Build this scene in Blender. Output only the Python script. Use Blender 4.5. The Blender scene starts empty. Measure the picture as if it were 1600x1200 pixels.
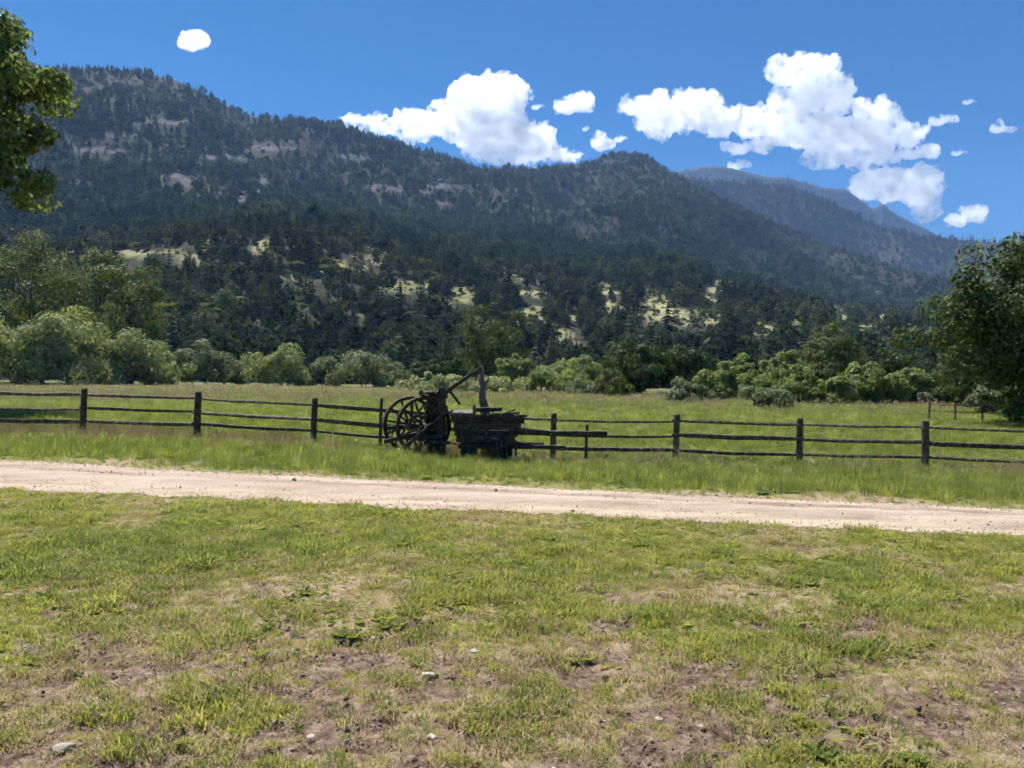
import bpy, bmesh, math, random
import numpy as np
from mathutils import Vector, Matrix

# ------------------------------------------------------------------ camera, sky, sun, exposure
scene = bpy.context.scene
COL = scene.collection
R = math.radians
F = 1256.0                       # focal length in pixels of the 1600 px wide photograph
CAM_Z = 1.65
pitch = math.atan(8 / F)
roll = R(0.716)
fwd = Vector((0, math.cos(pitch), -math.sin(pitch)))
right0 = Vector((1, 0, 0))
up0 = right0.cross(fwd)
rgt = right0 * math.cos(roll) + up0 * math.sin(roll)
upv = up0 * math.cos(roll) - right0 * math.sin(roll)
cam_d = bpy.data.cameras.new('camera')
cam_d.sensor_width = 36.0
cam_d.lens = 36.0 * F / 1600.0
cam_d.clip_start = 0.1
cam_d.clip_end = 30000
cam = bpy.data.objects.new('camera', cam_d)
COL.objects.link(cam)
M3 = Matrix((rgt, upv, -fwd)).transposed()
cam.matrix_world = Matrix.Translation((0, 0, CAM_Z)) @ M3.to_4x4()
scene.camera = cam

SUN_EL, SUN_AZ = R(58), R(-32)    # azimuth from +Y (view direction), negative = left
world = bpy.data.worlds.new('World')
scene.world = world
world.use_nodes = True
wn = world.node_tree
bg = wn.nodes['Background']
sky = wn.nodes.new('ShaderNodeTexSky')
sky.sky_type = 'NISHITA'
sky.sun_disc = False
sky.sun_elevation = SUN_EL
sky.sun_rotation = SUN_AZ
sky.altitude = 2300
sky.air_density = 1.0
sky.dust_density = 0.05
sky.ozone_density = 4.0
hs = wn.nodes.new('ShaderNodeHueSaturation')      # a phone camera's rendering of a clear mountain sky
hs.inputs['Saturation'].default_value = 1.42
wn.links.new(sky.outputs[0], hs.inputs['Color'])
wn.links.new(hs.outputs[0], bg.inputs[0])
bg.inputs[1].default_value = 0.05

sun_d = bpy.data.lights.new('sun', 'SUN')
sun_d.energy = 5.0
sun_d.angle = R(0.53)
sun_d.color = (1.0, 0.955, 0.89)
sun = bpy.data.objects.new('sun', sun_d)
COL.objects.link(sun)
sdir = Vector((math.sin(SUN_AZ) * math.cos(SUN_EL), math.cos(SUN_AZ) * math.cos(SUN_EL), math.sin(SUN_EL)))
sun.rotation_euler = sdir.to_track_quat('Z', 'Y').to_euler()
sun.location = (0, 0, 50)

vs = scene.view_settings
vs.view_transform = 'Standard'
vs.look = 'None'
vs.exposure = 1.05
vs.gamma = 1.0
vs.use_curve_mapping = False
scene.cycles.max_bounces = 14
scene.cycles.diffuse_bounces = 2
scene.cycles.transmission_bounces = 2
scene.cycles.volume_bounces = 12
scene.cycles.use_light_tree = False
scene.cycles.use_adaptive_sampling = True
scene.cycles.adaptive_threshold = 0.04
scene.cycles.adaptive_min_samples = 12
scene.cycles.use_denoising = True
scene.cycles.filter_width = 1.7
rng = np.random.default_rng(7)
random.seed(7)

# ------------------------------------------------------------------ helpers
def _h(ix, iy, seed):
    v = (ix.astype(np.int64) * 374761393 + iy.astype(np.int64) * 668265263 + seed * 2147483629) & 0xFFFFFFFF
    v = ((v ^ (v >> 13)) * 1274126177) & 0xFFFFFFFF
    v = v ^ (v >> 16)
    return (v & 0xFFFFFF) / float(0xFFFFFF)

def vnoise(x, y, seed=0):
    x = np.asarray(x, float); y = np.asarray(y, float)
    ix = np.floor(x); iy = np.floor(y)
    fx = x - ix; fy = y - iy
    fx = fx * fx * fx * (fx * (fx * 6 - 15) + 10); fy = fy * fy * fy * (fy * (fy * 6 - 15) + 10)
    a = _h(ix, iy, seed); b = _h(ix + 1, iy, seed); c = _h(ix, iy + 1, seed); d = _h(ix + 1, iy + 1, seed)
    return (a * (1 - fx) + b * fx) * (1 - fy) + (c * (1 - fx) + d * fx) * fy

def fbm(x, y, scale, seed=0, octv=4, gain=0.5):
    s = 0; a = 1.0; t = 0.0; f = 1.0 / scale
    for k in range(octv):
        s = s + a * vnoise(np.asarray(x) * f + 17.3 * k, np.asarray(y) * f - 9.1 * k, seed + k)
        t += a; a *= gain; f *= 2.03
    return s / t

def sstep(a, b, x):
    t = np.clip((np.asarray(x, float) - a) / (b - a), 0, 1)
    return t * t * (3 - 2 * t)

def ray(px, py):
    return fwd + rgt * ((px - 800) / F) + upv * ((600 - py) / F)

def P(px, py, Y):
    d = ray(px, py)
    return Vector((0, 0, CAM_Z)) + d * (Y / d.y)

def G(px, py):
    """ground point seen at a photo pixel"""
    d = ray(px, py)
    z = 0.0
    for _ in range(6):
        t = (z - CAM_Z) / d.z
        p = Vector((0, 0, CAM_Z)) + d * t
        z = float(gz(p.x, p.y))
    return Vector((p.x, p.y, z))

def tag(o, label=None, cat=None, group=None, kind=None):
    if label: o['label'] = label
    if cat: o['category'] = cat
    if group: o['group'] = group
    if kind: o['kind'] = kind
    return o

def mesh_np(name, verts, faces, mat=None, smooth=False):
    """faces: (n,k) int array of equal-sized polygons, or list of lists"""
    me = bpy.data.meshes.new(name)
    if isinstance(faces, np.ndarray):
        verts = np.asarray(verts, np.float32)
        n, k = faces.shape
        me.vertices.add(len(verts)); me.vertices.foreach_set('co', verts.ravel())
        me.loops.add(n * k); me.loops.foreach_set('vertex_index', faces.astype(np.int32).ravel())
        me.polygons.add(n)
        me.polygons.foreach_set('loop_start', np.arange(0, n * k, k, dtype=np.int32))
        if smooth: me.polygons.foreach_set('use_smooth', np.ones(n, bool))
        me.update(calc_edges=True)
    else:
        me.from_pydata([tuple(v) for v in verts], [], faces)
        if smooth:
            for p in me.polygons: p.use_smooth = True
        me.update()
    if mat: me.materials.append(mat)
    return me

def link(name, me, parent=None):
    o = bpy.data.objects.new(name, me)
    COL.objects.link(o)
    if parent is not None: o.parent = parent
    return o

def empty(name, loc, rz=0.0):
    o = bpy.data.objects.new(name, None)
    o.empty_display_size = 0.3
    COL.objects.link(o)
    o.location = loc; o.rotation_euler = (0, 0, rz)
    return o

class MB:
    """collects shapes into one mesh"""
    def __init__(s): s.v = []; s.f = []
    def add(s, vs, fs):
        n = len(s.v); s.v += [tuple(v) for v in vs]; s.f += [[i + n for i in f] for f in fs]
    def box(s, c, d, rot=None, jit=0.0):
        vs = []
        for i in (-1, 1):
            for j in (-1, 1):
                for k in (-1, 1):
                    p = Vector((i * d[0] / 2, j * d[1] / 2, k * d[2] / 2))
                    p += Vector([random.uniform(-jit, jit) for _ in range(3)])
                    if rot is not None: p = rot @ p
                    vs.append(p + Vector(c))
        s.add(vs, [[0, 1, 3, 2], [4, 6, 7, 5], [0, 4, 5, 1], [2, 3, 7, 6], [0, 2, 6, 4], [1, 5, 7, 3]])
    def tube(s, pts, rad, n=8, jit=0.0, cap=True, flat=1.0, sd=None):
        rr = random.Random(sd) if sd is not None else random
        pts = [Vector(p) for p in pts]
        if not hasattr(rad, '__len__'): rad = [rad] * len(pts)
        prev = None; vs = []
        ph = [1 + rr.uniform(-jit, jit) for _ in range(n)]
        for i, p in enumerate(pts):
            t = (pts[min(i + 1, len(pts) - 1)] - pts[max(i - 1, 0)]).normalized()
            if prev is None:
                a = t.cross(Vector((0, 0, 1)) if abs(t.z) < 0.9 else Vector((1, 0, 0))).normalized()
            else:
                a = (prev - t * prev.dot(t)).normalized()
            prev = a; b = t.cross(a)
            for k in range(n):
                an = 2 * math.pi * k / n
                r = rad[i] * ph[k] * (1 + rr.uniform(-jit, jit) * 0.4)
                vs.append(p + a * (math.cos(an) * r) + b * (math.sin(an) * r * flat))
        fs = []
        for i in range(len(pts) - 1):
            for k in range(n):
                fs.append([i * n + k, i * n + (k + 1) % n, (i + 1) * n + (k + 1) % n, (i + 1) * n + k])
        if cap:
            fs.append([k for k in range(n)][::-1]); fs.append([(len(pts) - 1) * n + k for k in range(n)])
        s.add(vs, fs)
    def mesh(s, name, mat, smooth=False): return mesh_np(name, s.v, s.f, mat, smooth)
    def build(s, name, mat, parent=None, smooth=False): return link(name, s.mesh(name, mat, smooth), parent)

# ------------------------------------------------------------------ materials
def nmat(name):
    m = bpy.data.materials.new(name); m.use_nodes = True
    nt = m.node_tree
    for n in list(nt.nodes): nt.nodes.remove(n)
    out = nt.nodes.new('ShaderNodeOutputMaterial')
    return m, nt, out

def N(nt, t, **kw):
    n = nt.nodes.new(t)
    for k, v in kw.items():
        if k.startswith('i_'):
            n.inputs[k[2:].replace('_', ' ')].default_value = v
        else: setattr(n, k, v)
    return n

def ramp(nt, stops, fac):
    r = nt.nodes.new('ShaderNodeValToRGB')
    e = r.color_ramp.elements
    while len(e) < len(stops): e.new(0.5)
    for k, (p, c) in enumerate(stops):
        e[k].position = p; e[k].color = (*c, 1)
    nt.links.new(fac, r.inputs[0])
    return r.outputs[0]

def mixc(nt, a, b, fac, mode='MIX'):
    m = nt.nodes.new('ShaderNodeMix'); m.data_type = 'RGBA'; m.blend_type = mode
    for s, v in ((m.inputs[0], fac), (m.inputs[6], a), (m.inputs[7], b)):
        if hasattr(v, 'links') or isinstance(v, bpy.types.NodeSocket): nt.links.new(v, s)
        elif isinstance(v, (int, float)): s.default_value = v
        else: s.default_value = (*v, 1)
    return m.outputs[2]

def noise(nt, scale, detail=4, rough=0.55, coord=None, dim='3D'):
    n = nt.nodes.new('ShaderNodeTexNoise')
    n.inputs['Scale'].default_value = scale; n.inputs['Detail'].default_value = detail; n.inputs['Roughness'].default_value = rough
    if coord is not None: nt.links.new(coord, n.inputs['Vector'])
    return n.outputs['Fac']

def leaf_mat(name, stops, transl=0.4, rough=0.55, obj_random=False, tcol=1.3, spec=0.12, stand=0.0):
    """leaves: colour differs from leaf to leaf (per island) and from plant to plant"""
    m, nt, out = nmat(name)
    if obj_random:
        oi = nt.nodes.new('ShaderNodeObjectInfo'); fac = oi.outputs['Random']
    else:
        g = nt.nodes.new('ShaderNodeNewGeometry'); fac = g.outputs['Random Per Island']
    c = ramp(nt, stops, fac)
    if stand:                      # whole stands differ in tone
        st = noise(nt, stand, 4, 0.6, oi.outputs['Location'])
        c = mixc(nt, c, ramp(nt, [(0.36, (0.62, 0.72, 0.78)), (0.5, (1.0, 1.0, 1.0)), (0.64, (1.4, 1.35, 1.15))], st), 1.0, 'MULTIPLY')
    d = N(nt, 'ShaderNodeBsdfPrincipled', i_Roughness=rough)
    d.inputs['Specular IOR Level'].default_value = spec
    nt.links.new(c, d.inputs['Base Color'])
    t = nt.nodes.new('ShaderNodeBsdfTranslucent')
    tc = mixc(nt, c, (tcol, tcol * 1.05, tcol * 0.55), 1.0, 'MULTIPLY')
    nt.links.new(tc, t.inputs[0])
    mx = nt.nodes.new('ShaderNodeMixShader'); mx.inputs[0].default_value = transl
    nt.links.new(d.outputs[0], mx.inputs[1]); nt.links.new(t.outputs[0], mx.inputs[2])
    nt.links.new(mx.outputs[0], out.inputs[0])
    return m

def rough_mat(name, stops, scale, rough=0.85, bump=0.3, stretch=(1, 1, 1), bscale=None, dist=0.02, space='Object', objvar=0.0):
    m, nt, out = nmat(name)
    tc = nt.nodes.new('ShaderNodeTexCoord')
    mp = nt.nodes.new('ShaderNodeMapping'); mp.inputs['Scale'].default_value = stretch
    nt.links.new(tc.outputs[space], mp.inputs[0])
    n1 = noise(nt, scale, 6, 0.62, mp.outputs[0])
    c = ramp(nt, stops, n1)
    if objvar:
        oi = nt.nodes.new('ShaderNodeObjectInfo')
        v = nt.nodes.new('ShaderNodeMapRange'); v.inputs['To Min'].default_value = 1 - objvar; v.inputs['To Max'].default_value = 1 + objvar
        nt.links.new(oi.outputs['Random'], v.inputs[0])
        c = mixc(nt, c, v.outputs[0], 1.0, 'MULTIPLY')
    d = N(nt, 'ShaderNodeBsdfPrincipled', i_Roughness=rough)
    d.inputs['Specular IOR Level'].default_value = 0.25
    nt.links.new(c, d.inputs['Base Color'])
    if bump:
        n2 = noise(nt, bscale or scale * 2.5, 5, 0.65, mp.outputs[0])
        b = nt.nodes.new('ShaderNodeBump'); b.inputs['Strength'].default_value = bump; b.inputs['Distance'].default_value = dist
        nt.links.new(n2, b.inputs['Height']); nt.links.new(b.outputs[0], d.inputs['Normal'])
    nt.links.new(d.outputs[0], out.inputs[0])
    return m

M_wood = rough_mat('dark_fence_wood', [(0.3, (0.03, 0.022, 0.016)), (0.5, (0.085, 0.062, 0.045)), (0.72, (0.22, 0.185, 0.15))], 9, 0.8, 0.5, (1, 1, 1), 30, 0.01, objvar=0.3)
M_old = rough_mat('weathered_plank', [(0.3, (0.018, 0.014, 0.012)), (0.5, (0.055, 0.042, 0.035)), (0.75, (0.17, 0.145, 0.125))], 7, 0.85, 0.6, (1, 1, 3), 25, 0.01, objvar=0.3)
M_silver = rough_mat('silvered_wood', [(0.3, (0.06, 0.05, 0.04)), (0.5, (0.15, 0.13, 0.11)), (0.75, (0.32, 0.29, 0.25))], 6, 0.85, 0.7, (3, 3, 0.6), 20, 0.02)
M_iron = rough_mat('rusted_iron', [(0.3, (0.015, 0.011, 0.010)), (0.5, (0.045, 0.027, 0.019)), (0.72, (0.12, 0.062, 0.037))], 14, 0.7, 0.4, (1, 1, 1), 40, 0.005)
M_bark = rough_mat('grey_bark', [(0.3, (0.05, 0.042, 0.035)), (0.6, (0.12, 0.10, 0.085)), (0.8, (0.2, 0.18, 0.15))], 4, 0.9, 0.8, (2, 2, 0.6), 9, 0.05)
M_stone = rough_mat('pale_stone', [(0.3, (0.36, 0.31, 0.26)), (0.55, (0.52, 0.46, 0.40)), (0.8, (0.66, 0.60, 0.54))], 22, 0.9, 0.6, (1, 1, 1), 60, 0.006, objvar=0.15)
M_soilclod = rough_mat('soil_clod', [(0.3, (0.12, 0.09, 0.07)), (0.7, (0.25, 0.19, 0.145))], 30, 0.95, 0.7, (1, 1, 1), 60, 0.01, objvar=0.25)

M_cotton = leaf_mat('cottonwood_leaf', [(0, (0.055, 0.07, 0.022)), (0.5, (0.09, 0.11, 0.035)), (1, (0.16, 0.175, 0.06))], 0.4)
M_near = leaf_mat('near_cottonwood_leaf', [(0, (0.06, 0.09, 0.032)), (0.4, (0.12, 0.16, 0.055)), (1, (0.25, 0.28, 0.10))], 0.47)
M_right = leaf_mat('broad_tree_leaf', [(0, (0.035, 0.055, 0.019)), (0.5, (0.062, 0.09, 0.03)), (1, (0.11, 0.145, 0.05))], 0.36)
M_cotton_lt = leaf_mat('light_tree_leaf', [(0, (0.12, 0.155, 0.055)), (0.5, (0.195, 0.24, 0.085)), (1, (0.29, 0.33, 0.13))], 0.42)
M_willow = leaf_mat('willow_leaf', [(0, (0.13, 0.155, 0.065)), (0.5, (0.23, 0.26, 0.115)), (1, (0.36, 0.38, 0.18))], 0.35)
M_willow_g = leaf_mat('grey_willow_leaf', [(0, (0.10, 0.12, 0.065)), (0.5, (0.165, 0.19, 0.105)), (1, (0.27, 0.29, 0.17))], 0.3)
M_dark2 = leaf_mat('centre_tree_leaf', [(0, (0.035, 0.055, 0.02)), (0.5, (0.065, 0.09, 0.03)), (1, (0.11, 0.14, 0.05))], 0.36)
M_pale = leaf_mat('pale_bush_leaf', [(0, (0.18, 0.20, 0.10)), (0.5, (0.29, 0.315, 0.165)), (1, (0.42, 0.44, 0.25))], 0.35)
M_dark = leaf_mat('dark_tree_leaf', [(0, (0.025, 0.045, 0.015)), (0.5, (0.045, 0.075, 0.022)), (1, (0.08, 0.12, 0.035))], 0.33)
M_conif = leaf_mat('conifer_needles', [(0, (0.022, 0.032, 0.020)), (0.45, (0.040, 0.054, 0.032)), (0.8, (0.065, 0.08, 0.047)), (1, (0.11, 0.115, 0.075))], 0.2, 0.9, True, spec=0.0, stand=0.011)
M_scrub = leaf_mat('scrub_leaf', [(0, (0.055, 0.07, 0.035)), (0.5, (0.085, 0.105, 0.05)), (1, (0.13, 0.14, 0.08))], 0.2, 0.9, True, spec=0.0, stand=0.011)
GR = dict(obj_random=True, rough=0.6)
M_g_green = leaf_mat('green_blade', [(0, (0.13, 0.165, 0.048)), (0.5, (0.19, 0.225, 0.065)), (1, (0.27, 0.285, 0.09))], 0.5, **GR)
M_g_yel = leaf_mat('yellow_green_blade', [(0, (0.24, 0.26, 0.07)), (0.5, (0.33, 0.335, 0.095)), (1, (0.42, 0.40, 0.13))], 0.5, **GR)
M_g_dry = leaf_mat('dry_blade', [(0, (0.33, 0.26, 0.15)), (0.5, (0.45, 0.37, 0.22)), (1, (0.58, 0.49, 0.32))], 0.4, **GR)
M_g_straw = leaf_mat('brown_straw', [(0, (0.17, 0.12, 0.075)), (0.5, (0.27, 0.20, 0.125)), (1, (0.40, 0.31, 0.20))], 0.25, **GR)
M_g_tall = leaf_mat('tall_grass_blade', [(0, (0.11, 0.145, 0.042)), (0.5, (0.165, 0.205, 0.062)), (1, (0.24, 0.27, 0.095))], 0.47, **GR)
M_g_olive = leaf_mat('hay_grass_blade', [(0, (0.11, 0.135, 0.05)), (0.5, (0.16, 0.18, 0.07)), (1, (0.23, 0.23, 0.10))], 0.44, **GR)
M_g_seed = leaf_mat('seed_head', [(0, (0.30, 0.21, 0.15)), (0.5, (0.42, 0.31, 0.22)), (1, (0.52, 0.42, 0.30))], 0.3, **GR)

# ------------------------------------------------------------------ ground
def road_far(x):  return 12.30 - 0.265 * x + 0.22 * (fbm(x, 0 * x, 0.45, 40, 3) - 0.5) + 0.30 * (fbm(x, 0 * x, 3.1, 41, 3) - 0.5) + 0.012 * np.clip(x, -14, 14) ** 2 * 0.25
def road_near(x): return 9.86 - 0.20 * x + 0.26 * (fbm(x, 0 * x, 0.4, 39, 3) - 0.5) + 0.45 * (fbm(x, 0 * x, 1.7, 43, 4) - 0.5)
_fx = np.array([-30, -14, -11.4, -8.2, -5.1, -2.0, 1.05, 4.1, 7.1, 10, 14, 30.])
_fz = np.array([0.16, 0.14, 0.12, 0.08, -0.03, -0.18, -0.31, -0.29, -0.32, -0.35, -0.36, -0.36])
def fence_y(x): return 20.23 - 0.0938 * x
def gz(x, y):
    x = np.asarray(x, float); y = np.asarray(y, float)
    rise = sstep(0.6, 6.0, y - road_far(x)) * (1 - sstep(24, 52, y))
    z = np.interp(x, _fx, _fz) * rise
    off = sstep(0.0, 0.7, np.maximum(y - road_far(x), road_near(x) - y))
    lawn = 0.10 * (fbm(x, y, 2.6, 3, 3) - 0.5) + 0.06 * (fbm(x, y, 0.36, 5, 3, 0.6) - 0.5)
    z = z + lawn * off * (1 - sstep(30, 60, y)) + 0.5 * (fbm(x, y, 30, 8, 2) - 0.5) * sstep(20, 60, y) * (1 - sstep(45, 60, y) * 0.4)
    return z

def bare_mask(x, y):
    """1 = bare soil in the lawn; the trampled strip nearest the camera is barest"""
    n = 0.45 * fbm(x * 0.8, y * 1.15, 0.7, 61, 4, 0.65) + 0.55 * fbm(x * 0.7, y, 0.13, 67, 3, 0.65)
    near = sstep(7.2, 3.4, y)
    right = sstep(-3.0, 1.5, x)
    th = 0.635 - 0.145 * near - 0.03 * right * near
    return sstep(th - 0.035, th + 0.05, n)
def dry_mask(x, y):
    n = fbm(x, y, 1.6, 71, 4, 0.6)
    th = 0.57 - 0.20 * sstep(6.3, 3.6, y) + 0.10 * sstep(-1.0, -5.0, x) * sstep(5.0, 7.0, y)
    return sstep(th - 0.12, th + 0.10, n) * (1 - 0.8 * lush_mask(x, y))
def lush_mask(x, y):
    c = np.exp(-(((x + 3.6) / 3.0) ** 2 + ((y - 7.4) / 1.5) ** 2))
    c = np.maximum(c, 0.6 * np.exp(-(((x - 2.4) / 1.6) ** 2 + ((y - 6.7) / 0.35) ** 2)))
    return np.clip(c + 1.2 * (fbm(x, y, 1.3, 77, 3) - 0.6), 0, 1)

def spaced(a, b, da, far, grow):
    """coordinates fine between a and b, then growing out to far"""
    mid = list(np.arange(a, b + 1e-6, da))
    hi = [b]; s = da
    while hi[-1] < far[1]: s *= grow; hi.append(hi[-1] + s)
    lo = [a]; s = da
    while lo[-1] > far[0]: s *= grow; lo.append(lo[-1] - s)
    return np.array(lo[::-1][:-1] + mid + hi[1:])
gx = spaced(-9.5, 9.5, 0.07, (-3000, 3000), 1.10)
gy = spaced(2.4, 15.5, 0.07, (-330, 3400), 1.09)
X, Y = np.meshgrid(gx, gy)
Z = gz(X, Y)
b_att = bare_mask(X, Y) * (Y < road_near(X)) 
lump = (fbm(X, Y, 0.16, 15, 3, 0.65) - 0.5)
Z = Z + np.where((Y < 16) & (np.abs(X) < 12), 0.030 * lump * (0.5 + b_att) - 0.018 * b_att, 0) * sstep(0.0, 0.5, np.maximum(Y - road_far(X), road_near(X) - Y))
nx, ny = len(gx), len(gy)
idx = np.arange(nx * ny).reshape(ny, nx)
faces = np.stack([idx[:-1, :-1], idx[:-1, 1:], idx[1:, 1:], idx[1:, :-1]], -1).reshape(-1, 4)

def ground_mat():
    m, nt, out = nmat('meadow_soil')
    tc = nt.nodes.new('ShaderNodeTexCoord'); co = tc.outputs['Object']
    a = N(nt, 'ShaderNodeAttribute', attribute_name='bare'); dr = N(nt, 'ShaderNodeAttribute', attribute_name='dry')
    fl = N(nt, 'ShaderNodeAttribute', attribute_name='field')
    soil = ramp(nt, [(0.36, (0.055, 0.034, 0.026)), (0.5, (0.15, 0.10, 0.076)), (0.66, (0.34, 0.255, 0.20))], noise(nt, 14, 8, 0.72, co))
    thatch = ramp(nt, [(0.3, (0.11, 0.115, 0.04)), (0.5, (0.20, 0.195, 0.07)), (0.72, (0.34, 0.30, 0.14))], noise(nt, 26, 6, 0.7, co))
    dryc = ramp(nt, [(0.3, (0.17, 0.125, 0.075)), (0.5, (0.29, 0.225, 0.14)), (0.7, (0.42, 0.34, 0.22))], noise(nt, 34, 6, 0.72, co))
    c = mixc(nt, thatch, dryc, dr.outputs['Fac'])
    c = mixc(nt, c, soil, a.outputs['Fac'])
    grass = ramp(nt, [(0.3, (0.085, 0.105, 0.036)), (0.5, (0.125, 0.145, 0.052)), (0.7, (0.18, 0.18, 0.08))], noise(nt, 0.35, 8, 0.7, co))
    c = mixc(nt, c, grass, fl.outputs['Fac'])
    d = N(nt, 'ShaderNodeBsdfPrincipled', i_Roughness=0.95)
    d.inputs['Specular IOR Level'].default_value = 0.1
    nt.links.new(c, d.inputs['Base Color'])
    b = nt.nodes.new('ShaderNodeBump'); b.inputs['Strength'].default_value = 0.7; b.inputs['Distance'].default_value = 0.03
    nt.links.new(noise(nt, 30, 8, 0.75, co), b.inputs['Height']); nt.links.new(b.outputs[0], d.inputs['Normal'])
    nt.links.new(d.outputs[0], out.inputs[0])
    return m
me = mesh_np('ground', np.stack([X, Y, Z], -1).reshape(-1, 3), faces, ground_mat(), True)
for nm, arr in (('bare', b_att), ('dry', dry_mask(X, Y)), ('field', sstep(0.3, 2.0, Y - road_far(X)))):
    at = me.attributes.new(nm, 'FLOAT', 'POINT'); at.data.foreach_set('value', np.asarray(arr, np.float32).ravel())
tag(link('ground', me), kind='structure')

# dirt road: a gravelly strip with two worn wheel tracks
def road_mat():
    m, nt, out = nmat('dirt_road')
    tc = nt.nodes.new('ShaderNodeTexCoord'); co = tc.outputs['Object']
    at = N(nt, 'ShaderNodeAttribute', attribute_name='across')
    mp = nt.nodes.new('ShaderNodeMapping'); mp.inputs['Scale'].default_value = (0.35, 1.3, 1); mp.inputs['Rotation'].default_value = (0, 0, R(12))
    nt.links.new(co, mp.inputs[0])
    base = ramp(nt, [(0.32, (0.26, 0.20, 0.15)), (0.48, (0.40, 0.32, 0.245)), (0.66, (0.50, 0.415, 0.325))], noise(nt, 1.6, 8, 0.7, mp.outputs[0]))
    grit = ramp(nt, [(0.36, (0.5, 0.48, 0.47)), (0.52, (1, 1, 1)), (0.7, (1.2, 1.18, 1.14))], noise(nt, 34, 6, 0.85, co))
    c = mixc(nt, base, grit, 0.8, 'MULTIPLY')
    track = ramp(nt, [(0.18, (1.0, 0.98, 0.92)), (0.40, (0.88, 0.84, 0.88)), (0.58, (1.0, 0.97, 0.96)), (0.72, (0.66, 0.61, 0.66)), (0.82, (0.98, 0.95, 0.93)), (1.0, (1.0, 0.96, 0.90))], at.outputs['Fac'])
    c = mixc(nt, c, track, ramp(nt, [(0.35, (0.25, 0.25, 0.25)), (0.6, (1, 1, 1))], noise(nt, 0.9, 4, 0.6, mp.outputs[0])), 'MULTIPLY')
    d = N(nt, 'ShaderNodeBsdfPrincipled', i_Roughness=0.95); d.inputs['Specular IOR Level'].default_value = 0.1
    nt.links.new(c, d.inputs['Base Color'])
    b = nt.nodes.new('ShaderNodeBump'); b.inputs['Strength'].default_value = 0.5; b.inputs['Distance'].default_value = 0.02
    nt.links.new(noise(nt, 40, 8, 0.75, co), b.inputs['Height']); nt.links.new(b.outputs[0], d.inputs['Normal'])
    nt.links.new(d.outputs[0], out.inputs[0])
    return m
rx = np.concatenate([np.linspace(-70, -14, 40)[:-1], np.linspace(-14, 12, 400), np.linspace(12, 38, 30)[1:]])
rv = np.linspace(0, 1, 40)
RX, RV = np.meshgrid(rx, rv)
ex = 0.12 * (fbm(RX, 0 * RX, 0.3, 47, 3) - 0.5)
yn = road_near(RX) + ex; yf = road_far(RX) + 0.1 * (fbm(RX, 0 * RX, 0.35, 48, 3) - 0.5)
RY = yn + (yf - yn) * RV
prof = 0.035 * np.sin(np.pi * RV) ** 0.6 - 0.022 * np.exp(-((RV - 0.27) / 0.07) ** 2) - 0.026 * np.exp(-((RV - 0.70) / 0.06) ** 2)
RZ = gz(RX, RY) + 0.005 + (np.maximum(prof, 0) + 0.03 * (fbm(RX, RY, 0.35, 33, 4, 0.6) - 0.35)) * np.sin(np.pi * RV) ** 0.7
ri = np.arange(RX.size).reshape(RX.shape)
rf = np.stack([ri[:-1, :-1], ri[:-1, 1:], ri[1:, 1:], ri[1:, :-1]], -1).reshape(-1, 4)
me = mesh_np('dirt_road', np.stack([RX, RY, RZ], -1).reshape(-1, 3), rf, road_mat(), True)
at = me.attributes.new('across', 'FLOAT', 'POINT'); at.data.foreach_set('value', RV.astype(np.float32).ravel())
tag(link('dirt_road', me), kind='structure')

# ------------------------------------------------------------------ hills and mountains
def hill_mat(name, stops, scale, patch=None):
    m, nt, out = nmat(name)
    tc = nt.nodes.new('ShaderNodeTexCoord'); co = tc.outputs['Object']
    c = ramp(nt, stops, noise(nt, scale, 10, 0.68, co))
    if patch:
        at = N(nt, 'ShaderNodeAttribute', attribute_name='pale')
        pc = ramp(nt, patch, noise(nt, scale * 6, 6, 0.7, co))
        c = mixc(nt, c, pc, at.outputs['Fac'])
        at2 = N(nt, 'ShaderNodeAttribute', attribute_name='talus')
        tcz = ramp(nt, [(0.3, (0.06, 0.058, 0.054)), (0.6, (0.15, 0.145, 0.138))], noise(nt, 0.12, 6, 0.7, co))
        c = mixc(nt, c, tcz, at2.outputs['Fac'])
    d = N(nt, 'ShaderNodeBsdfPrincipled', i_Roughness=0.95); d.inputs['Specular IOR Level'].default_value = 0.05
    nt.links.new(c, d.inputs['Base Color'])
    b = nt.nodes.new('ShaderNodeBump'); b.inputs['Strength'].default_value = 0.8; b.inputs['Distance'].default_value = 6.0
    nt.links.new(noise(nt, scale * 4, 8, 0.7, co), b.inputs['Height']); nt.links.new(b.outputs[0], d.inputs['Normal'])
    nt.links.new(d.outputs[0], out.inputs[0])
    return m

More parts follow.
